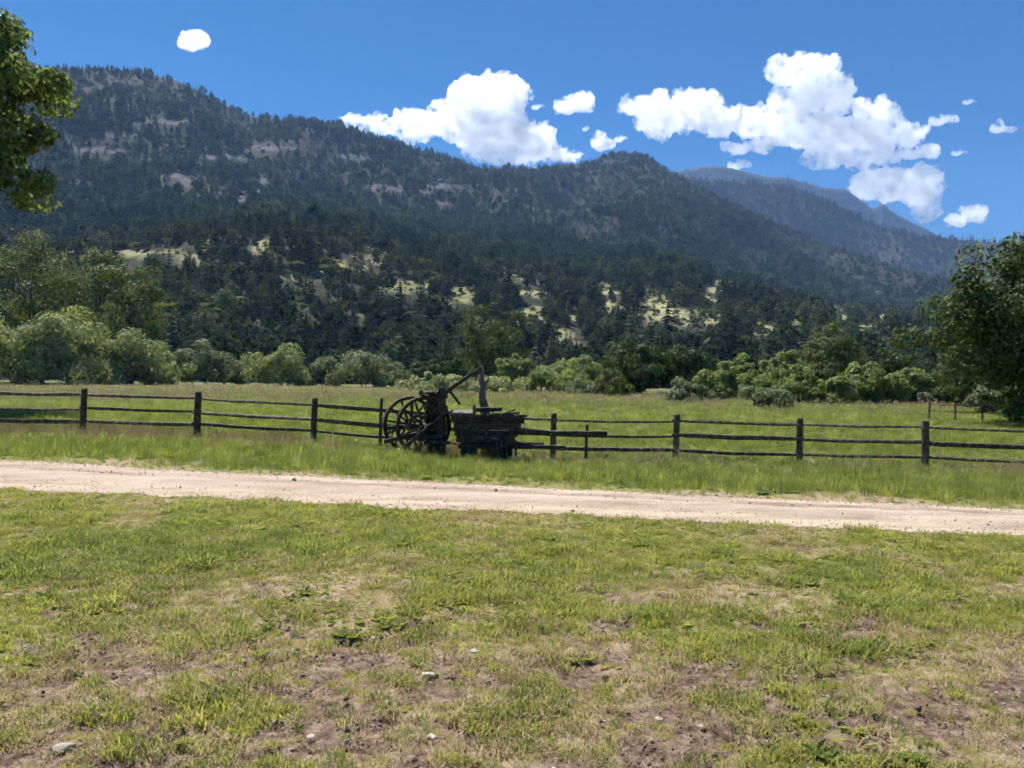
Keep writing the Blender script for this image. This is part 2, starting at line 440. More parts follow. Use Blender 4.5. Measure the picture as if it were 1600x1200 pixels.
class Hill:
    """terrain lofted through contour lines, each a skyline seen at its own distance"""
    def __init__(s, lines, px0, px1, ncol, rows, seed, amp, nscale):
        s.pxs = np.linspace(px0, px1, ncol)
        rowsY = []; rowsE = []
        for (pts, dist, zero) in lines:
            pts = np.array(pts, float); dist = np.array(dist, float)
            Yd = np.interp(s.pxs, dist[:, 0], dist[:, 1])
            if zero: E = np.full(ncol, np.nan)
            else: E = np.interp(s.pxs, pts[:, 0], pts[:, 1])
            rowsY.append(Yd); rowsE.append(E)
        A = []
        for Yd, E in zip(rowsY, rowsE):
            if np.isnan(E).any():
                A.append(np.stack([(s.pxs - 800) / F * Yd, Yd, np.full(ncol, -1.0)], -1))
            else:
                d = np.array(fwd)[None] + np.array(rgt)[None] * ((s.pxs - 800) / F)[:, None] + np.array(upv)[None] * ((600 - E) / F)[:, None]
                A.append(d * (Yd / d[:, 1])[:, None] + np.array([0, 0, CAM_Z]))
        out = []; fade = []
        for k in range(len(A) - 1):
            n = rows[k]
            for t in np.arange(n) / n:
                a, b = A[k], A[k + 1]
                yy = a[:, 1] * (1 - t) + b[:, 1] * t
                sa = (a[:, 2] - CAM_Z) / a[:, 1]; sb = (b[:, 2] - CAM_Z) / b[:, 1]
                sl = sa * (1 - t) + sb * t
                kx = (a[:, 0] / a[:, 1]) * (1 - t) + (b[:, 0] / b[:, 1]) * t
                out.append(np.stack([kx * yy, yy, CAM_Z + sl * yy], -1))
                fade.append((k, t))
        out.append(A[-1]); fade.append((len(A) - 1, 0))
        nfront = len(out)
        top = A[-1]
        for dy, dz in ((0.03, 0.06), (0.07, 0.25), (0.12, 0.65), (0.19, 1.05)):
            out.append(np.stack([top[:, 0] * (1 + dy), top[:, 1] * (1 + dy), top[:, 2] * (1 - dz)], -1))
        V = np.array(out)
        w = np.ones(len(V)); nf = nfront - 1
        for i in range(len(V)):
            u = min(i / (rows[0] * 0.6), 1.0)
            e = 1.0 if i > nf else 0.12 + 0.88 * min((nf - i) / (rows[-1] * 0.22), 1.0)
            w[i] = u * (e if i <= nf else 0.12)
        hn = 1 - np.abs(2 * fbm(V[..., 0], V[..., 1] * 0.45, nscale, seed, 5, 0.52) - 1)
        dz = (hn - 0.72) * 2.0
        V[..., 2] += amp * dz * w[:, None] * np.clip(V[..., 1] / 900.0, 0.12, 1.6)
        V[..., 2] = np.maximum(V[..., 2], -2.0)
        s.V = V; s.nfront = nfront
    def build(s, name, mat, attrs=None):
        V = s.V; nr, nc, _ = V.shape
        ii = np.arange(nr * nc).reshape(nr, nc)
        fc = np.stack([ii[:-1, :-1], ii[:-1, 1:], ii[1:, 1:], ii[1:, :-1]], -1).reshape(-1, 4)
        me = mesh_np(name, V.reshape(-1, 3), fc, mat, True)
        for k, v in (attrs or {}).items():
            at = me.attributes.new(k, 'FLOAT', 'POINT'); at.data.foreach_set('value', np.asarray(v, np.float32).ravel())
        s.obj = tag(link(name, me), kind='structure')
        return s.obj
    def sample(s, n, r0=0, r1=None, px0=-1e9, px1=1e9, power=1.0):
        """random points, even over the surface; returns xyz and (row, col) positions"""
        r1 = r1 or s.nfront - 1
        c0 = int(np.searchsorted(s.pxs, px0)); c1 = int(min(np.searchsorted(s.pxs, px1), len(s.pxs) - 1))
        V = s.V[r0:r1 + 1, c0:c1 + 1]
        a = V[:-1, :-1]; b = V[:-1, 1:]; c = V[1:, :-1]
        ar = np.linalg.norm(np.cross(b - a, c - a), axis=-1)
        dens = ar / (a[..., 1] ** 2) ** (power)
        p = (dens / dens.sum()).ravel()
        k = rng.choice(p.size, n, p=p)
        i, j = np.unravel_index(k, ar.shape)
        u = rng.random(n)[:, None]; v = rng.random(n)[:, None]
        q = (V[i, j] * (1 - u) + V[i, j + 1] * u) * (1 - v) + (V[i + 1, j] * (1 - u) + V[i + 1, j + 1] * u) * v
        return q

rows_px = [-900, 2500]
# the near mountain, its wooded bank and grassy bench
bench = [(-900, 330), (-300, 375), (0, 400), (250, 402), (420, 392), (520, 415), (640, 452), (760, 470), (900, 490), (1050, 488), (1150, 508), (1300, 522), (1450, 535), (1600, 545), (2500, 560)]
bench2 = [(x, y - 34) for x, y in bench]
ridgeA = [(-900, 150), (-400, 120), (0, 112), (110, 106), (200, 113), (280, 129), (330, 153), (380, 180), (460, 192), (530, 199), (600, 217), (660, 238), (740, 260), (830, 265), (920, 257), (960, 246), (985, 244), (1010, 247), (1060, 277), (1130, 314), (1200, 350), (1300, 396), (1450, 446), (1600, 475), (2500, 505)]
distA = [(-900, 900), (300, 1050), (740, 1350), (985, 1500), (1200, 1450), (1600, 1000), (2500, 900)]
hillA = Hill([(None, [(-900, 165), (800, 165), (1600, 150), (2500, 140)], True),
              (bench, [(-900, 320), (800, 330), (1600, 300), (2500, 290)], False),
              (bench2, [(-900, 430), (800, 440), (1600, 400), (2500, 380)], False),
              (ridgeA, distA, False)], -900, 2500, 420, (34, 20, 110), 101, 38, 330)
VA = hillA.V
CLEAR = [(215, 398, 28, 7), (300, 402, 32, 7), (262, 393, 18, 5), (410, 386, 20, 12), (458, 380, 13, 9), (450, 428, 18, 8), (492, 425, 13, 7), (525, 412, 20, 7), (640, 450, 42, 11), (600, 445, 10, 12),
         (722, 460, 24, 14), (690, 470, 20, 8), (828, 487, 24, 13), (770, 466, 9, 9), (897, 497, 10, 9), (1030, 470, 22, 18), (1085, 496, 46, 15), (1010, 488, 16, 12),
         (1190, 514, 30, 11), (1240, 505, 14, 8), (1110, 470, 14, 8), (1310, 497, 18, 18), (1360, 516, 36, 13), (1382, 494, 15, 16), (1424, 512, 18, 16), (1455, 522, 18, 11), (830, 458, 25, 6), (950, 478, 14, 8), (1130, 440, 20, 6), (1010, 452, 8, 8), (560, 418, 14, 6)]
TALUS = [(270, 276, 16, 6), (290, 284, 10, 8), (410, 290, 12, 14), (370, 312, 18, 5), (600, 293, 45, 5), (690, 318, 14, 8), (340, 245, 60, 4), (420, 232, 50, 4), (560, 245, 40, 4), (180, 210, 40, 5), (700, 290, 40, 5), (150, 235, 50, 5), (250, 190, 50, 5), (660, 300, 20, 4)]
def to_px(V):
    d = V - np.array([0, 0, CAM_Z])
    f = d @ np.array(fwd)
    return 800 + F * (d @ np.array(rgt)) / f, 600 - F * (d @ np.array(upv)) / f
def spots(V, L, sc_=0.95):
    """open ground around a set of places on the hillside"""
    px, py = to_px(V)
    w = 24 * (fbm(V[..., 0], V[..., 1], 14, 201, 4, 0.6) - 0.5)
    o = np.zeros(px.shape)
    for (cx, cy, rx_, ry_) in L:
        r = np.sqrt(((px - cx + w) / (rx_ * sc_)) ** 2 + ((py - cy + w * 0.5) / (ry_ * sc_)) ** 2)
        o = np.maximum(o, 1 - sstep(0.75, 1.15, r))
    return o
def spots_tall(q, L, h):
    return np.maximum.reduce([spots(q + np.array([0, 0, k * h]), L) for k in (0, 0.35, 0.7, 1.0)])
def meadow_patches(V):
    """dry grass openings strewn along the bench"""
    w = sstep(230, 290, V[..., 1]) * (1 - sstep(430, 520, V[..., 1]))
    return w * sstep(0.64, 0.70, fbm(V[..., 0], V[..., 1] * 0.5, 16, 221, 4, 0.6))
pale = np.where(VA[..., 1] < 640, np.maximum(spots(VA, CLEAR), meadow_patches(VA)), 0)
talus = np.where(VA[..., 1] > 560, spots(VA, TALUS), 0)
hillA.build('mountain', hill_mat('mountain_ground', [(0.3, (0.022, 0.026, 0.018)), (0.5, (0.040, 0.042, 0.030)), (0.7, (0.078, 0.074, 0.060))], 0.012,
            [(0.3, (0.16, 0.165, 0.075)), (0.5, (0.27, 0.265, 0.13)), (0.7, (0.40, 0.37, 0.20))]), {'pale': pale, 'talus': talus})
# the ridge behind it on the right
ridgeB = [(-900, 420), (700, 400), (900, 330), (1000, 285), (1060, 277), (1130, 281), (1180, 283), (1230, 287), (1290, 307), (1330, 332), (1370, 352), (1450, 371), (1530, 378), (1600, 380), (1800, 390), (2500, 400)]
hillB = Hill([(None, [(-900, 1300), (2500, 1300)], True),
              ([(-900, 560), (700, 540), (1600, 530), (2500, 530)], [(-900, 1500), (2500, 1500)], False),
              (ridgeB, [(-900, 2100), (1200, 2050), (1600, 1750), (2500, 1700)], False)], 500, 2500, 220, (6, 80), 131, 42, 420)
hillB.build('mountain_ridge', hill_mat('ridge_ground', [(0.3, (0.03, 0.036, 0.024)), (0.5, (0.055, 0.06, 0.04)), (0.7, (0.11, 0.10, 0.08))], 0.01))
# the far blue mountain
ridgeC = [(-900, 420), (800, 380), (960, 300), (1050, 270), (1090, 263), (1140, 263), (1180, 273), (1240, 283), (1290, 289), (1322, 297), (1345, 312), (1364, 327), (1378, 315), (1392, 328), (1420, 346), (1450, 362), (1500, 385), (1700, 430), (2500, 470)]
hillC = Hill([(None, [(-900, 2450), (2500, 2450)], True), (ridgeC, [(-900, 3200), (2500, 3200)], False)], 500, 2120, 210, (60,), 151, 60, 700)
hillC.V[..., 2] += 26 * (fbm(hillC.V[..., 0], hillC.V[..., 1], 150, 161, 4, 0.6) - 0.5)
hillC.V[..., 2] = np.maximum(hillC.V[..., 2], -2.0)
hillC.build('far_mountain', hill_mat('far_mountain_ground', [(0.3, (0.022, 0.03, 0.024)), (0.5, (0.04, 0.047, 0.038)), (0.7, (0.10, 0.092, 0.085))], 0.006))

# ------------------------------------------------------------------ scatter tool for uncountable cover
def source_collection(name, meshes):
    c = bpy.data.collections.new(name)
    for k, me in enumerate(meshes):
        c.objects.link(bpy.data.objects.new('%s_%02d' % (name, k), me))
    return c

def scatter(name, pts, rot, scl, pick, coll, label, cat):
    n = len(pts)
    me = bpy.data.meshes.new(name)
    me.vertices.add(n); me.vertices.foreach_set('co', np.asarray(pts, np.float32).ravel())
    a = me.attributes.new('rot', 'FLOAT_VECTOR', 'POINT'); a.data.foreach_set('vector', np.asarray(rot, np.float32).ravel())
    a = me.attributes.new('scl', 'FLOAT_VECTOR', 'POINT'); a.data.foreach_set('vector', np.asarray(scl, np.float32).ravel())
    a = me.attributes.new('pick', 'INT', 'POINT'); a.data.foreach_set('value', np.asarray(pick, np.int32))
    me.update()
    o = link(name, me)
    ng = bpy.data.node_groups.new(name, 'GeometryNodeTree')
    ng.interface.new_socket('Geometry', in_out='INPUT', socket_type='NodeSocketGeometry')
    ng.interface.new_socket('Geometry', in_out='OUTPUT', socket_type='NodeSocketGeometry')
    gi = ng.nodes.new('NodeGroupInput'); go = ng.nodes.new('NodeGroupOutput')
    ci = ng.nodes.new('GeometryNodeCollectionInfo'); ci.inputs['Collection'].default_value = coll
    ci.inputs['Separate Children'].default_value = True; ci.inputs['Reset Children'].default_value = True
    ip = ng.nodes.new('GeometryNodeInstanceOnPoints'); ip.inputs['Pick Instance'].default_value = True
    def att(nm, ty):
        q = ng.nodes.new('GeometryNodeInputNamedAttribute'); q.data_type = ty; q.inputs['Name'].default_value = nm
        return q.outputs['Attribute']
    L = ng.links.new
    L(gi.outputs[0], ip.inputs['Points']); L(ci.outputs[0], ip.inputs['Instance'])
    L(att('pick', 'INT'), ip.inputs['Instance Index']); L(att('rot', 'FLOAT_VECTOR'), ip.inputs['Rotation']); L(att('scl', 'FLOAT_VECTOR'), ip.inputs['Scale'])
    L(ip.outputs[0], go.inputs[0])
    md = o.modifiers.new('scatter', 'NODES'); md.node_group = ng
    tag(o, label, cat, kind='stuff')
    return o

# ------------------------------------------------------------------ conifers
def conifer_arrays(seed, wid=0.2, layers=11, br=9, droop=0.35, base=0.1, rag=0.35):
    r = random.Random(seed); v = []; f = []
    for k in range(layers):
        t = k / (layers - 1)
        z = base + (1 - base) * t ** 0.92
        rad = wid * (1 - t) ** 0.8 * (0.75 + 0.5 * r.random()) + 0.012
        off = r.random() * 6.28
        for b in range(br):
            if r.random() < rag * 0.4: continue
            an = off + b * 6.283 / br + r.uniform(-0.25, 0.25)
            rr = rad * r.uniform(1 - rag, 1 + rag * 0.6)
            w = rr * r.uniform(0.28, 0.45)
            ca, sa = math.cos(an), math.sin(an)
            zt = z - droop * rr + r.uniform(-0.01, 0.01)
            n = len(v)
            v += [(0, 0, z + 0.035), (ca * rr * 0.6 - sa * w, sa * rr * 0.6 + ca * w, z - droop * rr * 0.5 - 0.012), (ca * rr, sa * rr, zt), (ca * rr * 0.6 + sa * w, sa * rr * 0.6 - ca * w, z - droop * rr * 0.5 - 0.012)]
            f.append((n, n + 1, n + 2, n + 3))
    n = len(v)
    v += [(0, 0, 1.03), (0.012, 0, 0.9), (-0.008, 0.01, 0.9), (-0.008, -0.01, 0.9)]
    f += [(n, n + 1, n + 2, n + 2)[:4]]
    f[-1] = (n, n + 1, n + 2, n + 3)
    return np.array(v), np.array(f)
def conifer_mesh(seed, **kw):
    v, f = conifer_arrays(seed, **kw)
    return mesh_np('crown', v, f, M_conif)
def juniper_mesh(seed, n=150, mat=None, w=0.36, lo=0.12, ls=0.13):
    r = np.random.default_rng(seed)
    d = r.normal(size=(n, 3)); d /= np.linalg.norm(d, axis=1)[:, None]
    lob = 1 + 0.28 * np.sin(d[:, 0] * 4 + seed) * np.cos(d[:, 1] * 5 - seed) + 0.2 * r.normal(size=n) * 0.6
    rad = r.uniform(0.55, 1.0, n) * lob
    c = d * rad[:, None]
    tz = (c[:, 2] + 1) / 2
    c[:, :2] *= (w * (1.15 - 0.55 * np.clip(tz, 0, 1)))[:, None]
    c[:, 2] = lo + (1 - lo) * np.clip(tz, -0.05, 1.1)
    return leaf_quads('crown', c, ls * r.uniform(0.6, 1.4, n), r, mat or M_conif, 1.2)

def leaf_quads(name, c, size, r, mat, aspect=1.5, updir=0.0, out=None):
    n = len(c)
    nrm = r.normal(size=(n, 3)); nrm[:, 2] += updir
    if out is not None: nrm = nrm * 0.55 + out
    nrm = nrm; nrm /= np.linalg.norm(nrm, axis=1)[:, None]
    t = np.cross(nrm, r.normal(size=(n, 3))); t /= np.linalg.norm(t, axis=1)[:, None]
    b = np.cross(nrm, t)
    s = (np.asarray(size) * 0.5)[:, None] if hasattr(size, '__len__') else size * 0.5
    q = np.stack([c - t * s * aspect, c + b * s * 0.8 - t * s * 0.1, c + t * s * aspect, c - b * s * 0.8 - t * s * 0.1], 1).reshape(-1, 3)
    f = np.arange(4 * n).reshape(-1, 4)
    return mesh_np(name, q, f, mat)

con_meshes = [conifer_mesh(1), conifer_mesh(2, wid=0.17, layers=12), conifer_mesh(3, wid=0.24, rag=0.5), conifer_mesh(4, wid=0.15, layers=10, rag=0.45), juniper_mesh(5), juniper_mesh(6, w=0.42), juniper_mesh(7, w=0.3)]
scr_meshes = [juniper_mesh(11, 90, M_scrub, 0.7, 0.05, 0.3), juniper_mesh(12, 90, M_scrub, 0.9, 0.05, 0.34), juniper_mesh(13, 70, M_scrub, 0.6, 0.05, 0.3)]
con_coll = source_collection('conifer_kind', con_meshes + scr_meshes)

def forest(name, hill, n, h, label, pickfn, keep=None, power=1.0, **kw):
    q = hill.sample(n, power=power, **kw)
    if keep is not None: q = q[rng.random(len(q)) < keep(q)]
    n = len(q)
    hh = h * np.exp(np.clip(rng.normal(0, 0.36, n), -0.8, 0.45)) * (0.7 + 0.6 * fbm(q[:, 0], q[:, 1], 70, 351, 3))
    pk = pickfn(n, q)
    hh = np.where(pk >= 7, hh * 0.32, hh)
    rot = np.stack([rng.normal(0, 0.03, n), rng.normal(0, 0.03, n), rng.uniform(0, 6.28, n)], -1)
    w = hh * rng.uniform(0.85, 1.35, n)
    q[:, 2] -= 0.05 * hh
    scatter(name, q, rot, np.stack([w, w, hh], -1), pk, con_coll, label, 'forest')

def keepA(q):
    d = fbm(q[:, 0], q[:, 1], 120, 301, 4, 0.6)
    px, py = to_px(q)
    dense = 0.32 + 0.68 * sstep(0.38, 0.54, d)
    low = sstep(640, 500, q[:, 1])
    dense = np.maximum(dense, 0.85 * low)
    openl = sstep(560, 100, px) * sstep(500, 620, q[:, 1]) * 0.35
    return np.clip(dense + 0.1 - openl, 0.2, 1) * (1 - 0.95 * np.maximum(meadow_patches(q), meadow_patches(q + np.array([0, 14.0, 0])))) * (1 - 0.95 * spots_tall(q, CLEAR, 5) * (q[:, 1] < 640)) * (1 - 0.85 * spots_tall(q, TALUS, 6) * (q[:, 1] > 560))
def pickA(n, q):
    base = rng.choice(10, n, p=[.17, .17, .16, .14, .10, .10, .07, .03, .03, .03])
    a = fbm(q[:, 0], q[:, 1], 90, 341, 4, 0.55)
    return np.where((a > 0.56) & (rng.random(n) < 0.7), rng.integers(7, 10, n), base)
forest('mountain_forest', hillA, 60000, 7.6, 'dark conifer forest covering the near mountain face', pickA, keepA, power=0.62, r0=54, px0=-350, px1=1950)
forest('ridge_forest', hillB, 16000, 9.5, 'hazy conifer forest on the ridge behind on the right', lambda n, q: rng.choice(10, n, p=[.2, .2, .2, .16, .06, .06, .03, .03, .03, .03]), lambda q: 0.4 + 0.6 * sstep(0.38, 0.55, fbm(q[:, 0], q[:, 1], 160, 311, 4)), power=0.6, r0=10, px0=850, px1=1950)
forest('far_forest', hillC, 9000, 11.0, 'blue forest on the farthest mountain at right', lambda n, q: rng.choice(10, n, p=[.2, .2, .2, .16, .06, .06, .03, .03, .03, .03]), lambda q: 0.25 + 0.75 * sstep(0.40, 0.55, fbm(q[:, 0], q[:, 1], 200, 371, 4)), power=0.6, r0=20, px0=900, px1=1700)
# conifers along the very ridge lines give the serrated skyline
def crest(name, hill, n, h, label, px0, px1):
    i = hill.nfront - 1
    c = rng.uniform(np.searchsorted(hill.pxs, px0), np.searchsorted(hill.pxs, px1), n)
    c0 = np.floor(c).astype(int); u = (c - c0)[:, None]
    k = rng.integers(-3, 2, n)
    q = hill.V[i + k, c0] * (1 - u) + hill.V[i + k, c0 + 1] * u
    keep = rng.random(n) < 0.25 + 0.75 * sstep(0.35, 0.6, fbm(q[:, 0], q[:, 1], 60, 331, 3))
    q = q[keep]; n = len(q)
    hh = h * np.exp(np.clip(rng.normal(0, 0.3, n), -0.8, 0.35)); w = hh * rng.uniform(0.9, 1.3, n)
    rot = np.stack([0 * hh, 0 * hh, rng.uniform(0, 6.28, n)], -1)
    scatter(name, q, rot, np.stack([w, w, hh], -1), rng.integers(0, 4, n), con_coll, label, 'forest')
crest('crest_forest', hillA, 1700, 7.0, 'row of conifers along the crest of the near mountain', -350, 1950)
crest('crest_forest', hillB, 700, 10.0, 'row of hazy conifers along the crest of the ridge behind', 950, 1950)
# bank: the nearest 260 conifers are single trees, the rest one wood
qb = hillA.sample(14000, r0=2, r1=54, px0=-250, px1=1850, power=0.7)
qb = qb[rng.random(len(qb)) < (0.25 + 0.75 * sstep(0.3, 0.5, fbm(qb[:, 0], qb[:, 1], 30, 305, 3))) * (1 - 0.93 * spots_tall(qb, CLEAR, 6.0)) * (1 - 0.95 * np.maximum(meadow_patches(qb), meadow_patches(qb + np.array([0, 14.0, 0]))))]
front = np.argsort(qb[:, 1] + rng.normal(0, 8, len(qb)))
pxb, pyb = to_px(qb)
infr = [k for k in front if -40 < pxb[k] < 1640]
solo = set(int(k) for k in infr[60:320])
rest = np.array([k for k in range(len(qb)) if k not in solo])
n = len(rest); hh = 5.2 * np.exp(rng.normal(0, 0.32, n)); w = hh * rng.uniform(0.9, 1.4, n)
pk = rng.choice(10, n, p=[.16, .14, .16, .10, .14, .12, .10, .03, .03, .02]); hh = np.where(pk >= 7, hh * 0.4, hh)
q = qb[rest].copy(); q[:, 2] -= 0.2
scatter('bank_forest', q, np.stack([0 * hh, 0 * hh, rng.uniform(0, 6.28, n)], -1), np.stack([w, w, hh], -1), pk, con_coll, 'dense dark wood of pines and junipers on the steep bank', 'forest')
mb = MB(); mb.tube([(0, 0, -0.05), (0.004, 0, 0.3), (0, 0.003, 0.75)], [0.028, 0.02, 0.006], 6, sd=4); trunk_me = mb.mesh('trunk', M_bark, True)
for k in sorted(solo):
    t = empty('conifer_tree', (qb[k][0], qb[k][1], qb[k][2] - 0.2), random.uniform(0, 6.28))
    hgt = 5.8 * math.exp(random.gauss(0, 0.22)); ww = hgt * random.uniform(0.9, 1.35)
    t.scale = (ww, ww, hgt)
    link('trunk', trunk_me, t)
    link('crown', con_meshes[random.choice([0, 0, 1, 2, 2, 3, 4, 5, 6])], t)
    tag(t, 'dark conifer at the foot of the wooded bank behind the valley trees', 'conifer', 'conifers at the foot of the wooded bank')

qs = hillA.sample(26000, r0=6, r1=60, px0=-150, px1=1750, power=0.7)
ms = np.maximum(spots(qs, CLEAR), meadow_patches(qs))
qs = qs[(rng.random(len(qs)) < 0.35) & (ms > 0.2)]
n = len(qs); hh = 0.75 * np.exp(rng.normal(0, 0.45, n))
scatter('sage_scrub', qs, np.stack([0 * hh, 0 * hh, rng.uniform(0, 6.28, n)], -1), np.stack([hh * 1.3, hh * 1.3, hh], -1), rng.integers(7, 10, n), con_coll, 'low scrub dotting the pale grass clearings on the bench', 'scrub')

# ------------------------------------------------------------------ leafy trees and bushes
def crown_points(r, n, rx_, ry_, rz_, cz, nclump, cr=(0.2, 0.36), shell=0.5, floor=None, flat=0.0, edge=1.0):
    d = r.normal(size=(nclump, 3)); d /= np.linalg.norm(d, axis=1)[:, None]
    if floor is not None: d[:, 2] = np.where(d[:, 2] < -0.55, -d[:, 2] * 0.7, d[:, 2])
    rad = r.uniform(shell, 1.0, nclump) ** 0.8
    rad *= 1 + edge * 0.22 * r.normal(size=nclump) * 0.6
    c = d * rad[:, None] * np.array([rx_, ry_, rz_]) * 0.85
    cs = r.uniform(cr[0], cr[1], nclump) * (rx_ + rz_) * 0.5
    k = r.integers(0, nclump, n)
    e = r.normal(size=(n, 3)); e /= np.linalg.norm(e, axis=1)[:, None]
    e *= (r.uniform(0.25, 1.0, n) ** 0.55)[:, None]
    e[:, 2] *= 0.75
    p = c[k] + e * cs[k][:, None]
    p[:, 2] += cz
    if floor is not None: p[:, 2] = np.where(p[:, 2] < floor, floor + r.random(n) * 0.35 * rz_, p[:, 2])
    o_ = p - np.array([0, 0, cz * 0.8]); o_ /= np.linalg.norm(o_, axis=1)[:, None] + 1e-6
    out = e * 1.0 + o_ * 0.6
    return p, c + np.array([0, 0, cz]), out

def leafy(name, loc, H, W, mat, label, cat, seed, trunk=0.25, n=3000, ls=0.2, nclump=34, D=None, group=None, aspect=1.5, edge=1.0, shell=0.5, cr=(0.2, 0.36), limb_r=None, foliage='crown'):
    r = np.random.default_rng(seed); rp = random.Random(seed)
    t = empty(name, loc)
    tag(t, label, cat, group)
    rx_ = W / 2; ry_ = (D or W) / 2
    th = H * trunk
    rz_ = (H - th) / 2 * (1.0 if trunk > 0.05 else 1.0)
    bush = trunk <= 0.05
    if bush:
        rz_ = H * 0.62; cz = H - rz_
        p, c, ov = crown_points(r, n, rx_, ry_, rz_, cz, nclump, cr, shell, floor=0.02 * H, edge=edge)
    else:
        cz = th + rz_
        p, c, ov = crown_points(r, n, rx_, ry_, rz_, cz, nclump, cr, shell, edge=edge)
    link(foliage, leaf_quads(foliage, p, ls * r.uniform(0.6, 1.35, n), r, mat, aspect, 0.2, ov), t)
    mb = MB()
    if bush:
        for k in range(6):
            a = rp.uniform(0, 6.28); e = Vector((math.cos(a) * rx_ * 0.5, math.sin(a) * ry_ * 0.5, H * 0.7))
            mb.tube([(0.1 * math.cos(a), 0.1 * math.sin(a), -0.1), e * 0.5 + Vector((0, 0, H * 0.08)), e], [0.05, 0.04, 0.015], 5, sd=seed + k)
        mb.build('stem', M_bark, t, True)
    else:
        tr = limb_r or H * 0.022
        top = Vector((rp.uniform(-.05, .05) * W, rp.uniform(-.05, .05) * W, th + rz_ * 1.0))
        mid = top * 0.5 + Vector((rp.uniform(-.03, .03) * W, 0, 0))
        mb.tube([(0, 0, -0.15), (0, 0, 0.05 * H), mid, top], [tr * 1.5, tr * 1.15, tr * 0.8, tr * 0.3], 9, 0.08, sd=seed)
        mb.build('trunk', M_bark, t, True)
        lm = MB()
        order = sorted(range(len(c)), key=lambda i: rp.random())[:min(14, len(c))]
        for i in order:
            e = Vector(c[i]); s0 = Vector((0, 0, 0)).lerp(top, rp.uniform(0.5, 0.95))
            if e.z < s0.z: s0 = Vector((0, 0, 0)).lerp(top, 0.5)
            m_ = s0.lerp(e, 0.5) + Vector((0, 0, 0.06 * H))
            lm.tube([s0, m_, e], [tr * 0.45, tr * 0.28, tr * 0.08], 6, sd=seed + i)
        lm.build('limb', M_bark, t, True)
    return t

def at_px(px, base=None, Y=None):
    if Y is None: return G(px, base)
    x = P(px, 590, Y).x
    return Vector((x, Y, float(gz(x, Y))))

BUSH = [  # px, base py, h px, w px, material, label
    (22, 603, 104, 118, M_willow, 'tall pale willow cut by the left edge of the picture'),
    (108, 604, 120, 124, M_willow, 'largest pale willow, tallest dome of the willow row on the left'),
    (196, 604, 88, 112, M_willow, 'broad willow just right of the largest dome in the left willow row'),
    (266, 603, 46, 66, M_willow, 'low yellow green willow below the dark bank, right of the broad left willows'),
    (322, 603, 56, 80, M_willow_g, 'rounded grey green willow above the second tall fence post from the left'),
    (380, 602, 46, 64, M_willow_g, 'small grey green willow between two rounder ones above the left fence'),
    (440, 605, 58, 104, M_willow, 'wide light green willow left of the third fence post'),
    (502, 606, 44, 52, M_willow_g, 'narrow dull willow directly behind the third fence post'),
    (568, 607, 62, 108, M_willow_g, 'large round willow to the left of the old spoked wheels'),
    (612, 607, 40, 48, M_willow_g, 'small dark flank willow leaning on the right of the large round one'),
    (651, 604, 40, 40, M_dark, 'small dark upright bush above the spoked wheels'),
    (664, 613, 24, 62, M_pale, 'short pale bush behind the top of the spoked wheels'),
    (712, 614, 27, 80, M_pale, 'pale flat topped bush behind the raised boom'),
    (772, 615, 26, 86, M_pale, 'pale flat topped bush behind the weathered snag'),
    (868, 613, 46, 70, M_cotton_lt, 'light green shrub right of the centre cottonwood'),
    (916, 614, 54, 72, M_cotton_lt, 'light green shrub against the left side of the big dark tree'),
    (925, 618, 20, 100, M_willow_g, 'low grey shrub spreading at the field edge before the light green shrubs'),
    (1070, 630, 34, 68, M_willow_g, 'grey round bush in front of the big dark tree pair'),
    (1140, 627, 19, 66, M_dark, 'low dark bush between two grey round bushes'),
    (1206, 639, 33, 76, M_willow_g, 'grey round bush standing forward into the field right of centre'),
    (842, 614, 34, 60, M_cotton_lt, 'light green shrub between the small light tree and the snag side shrubs'),
    (893, 615, 38, 60, M_cotton_lt, 'light green shrub standing between two taller light shrubs right of the snag'),
    (958, 620, 40, 60, M_cotton, 'mid green shrub at the left foot of the big dark tree pair'),
    (1112, 624, 46, 66, M_cotton_lt, 'bright shrub at the right foot of the big dark tree pair'),
    (1178, 629, 50, 60, M_cotton_lt, 'tall bright shrub between the big dark pair and the forward grey bush'),
    (1250, 632, 52, 62, M_cotton_lt, 'bright shrub just right of the forward grey bush'),
    (1318, 634, 48, 60, M_cotton_lt, 'bright shrub between the mid green tree and the wide light one'),
    (1390, 634, 46, 62, M_cotton_lt, 'bright shrub right of the wide light green tree'),
    (1500, 638, 40, 50, M_cotton, 'mid green shrub in the shade left of the two bushes under the right tree'),
    (350, 602, 40, 56, M_willow, 'pale low willow squeezed between the two grey green ones on the left'),
    (236, 604, 66, 74, M_willow, 'pale willow below the slim light cottonwood'),
    (66, 604, 84, 84, M_willow, 'pale willow filling the gap left of the largest dome'),
    (1442, 634, 20, 32, M_willow_g, 'tiny grey bush at the far right field corner'),
    (1476, 634, 24, 26, M_dark, 'tiny dark round bush in the bright gap before the right tree'),
    (1532, 648, 44, 60, M_willow_g, 'grey green bush under the left side of the big right tree'),
    (1574, 652, 48, 54, M_dark, 'dark bush under the big right tree at the right edge'),
]
for k, (px, by, hp, wp, mt, lab) in enumerate(BUSH):
    p = at_px(px, by); s = p.y / F
    leafy('willow_bush' if mt in (M_willow, M_willow_g, M_pale) else 'leafy_bush', p, hp * s * 1.12, wp * s * 1.1, mt, lab, 'bush', 500 + k, 0.0, int(2000 + wp * hp * 0.9), 0.0030 * p.y * 0.62 + 0.03, 22, group='bushes along the far edge of the field', aspect=1.9, cr=(0.22, 0.46), edge=1.7, foliage='foliage')
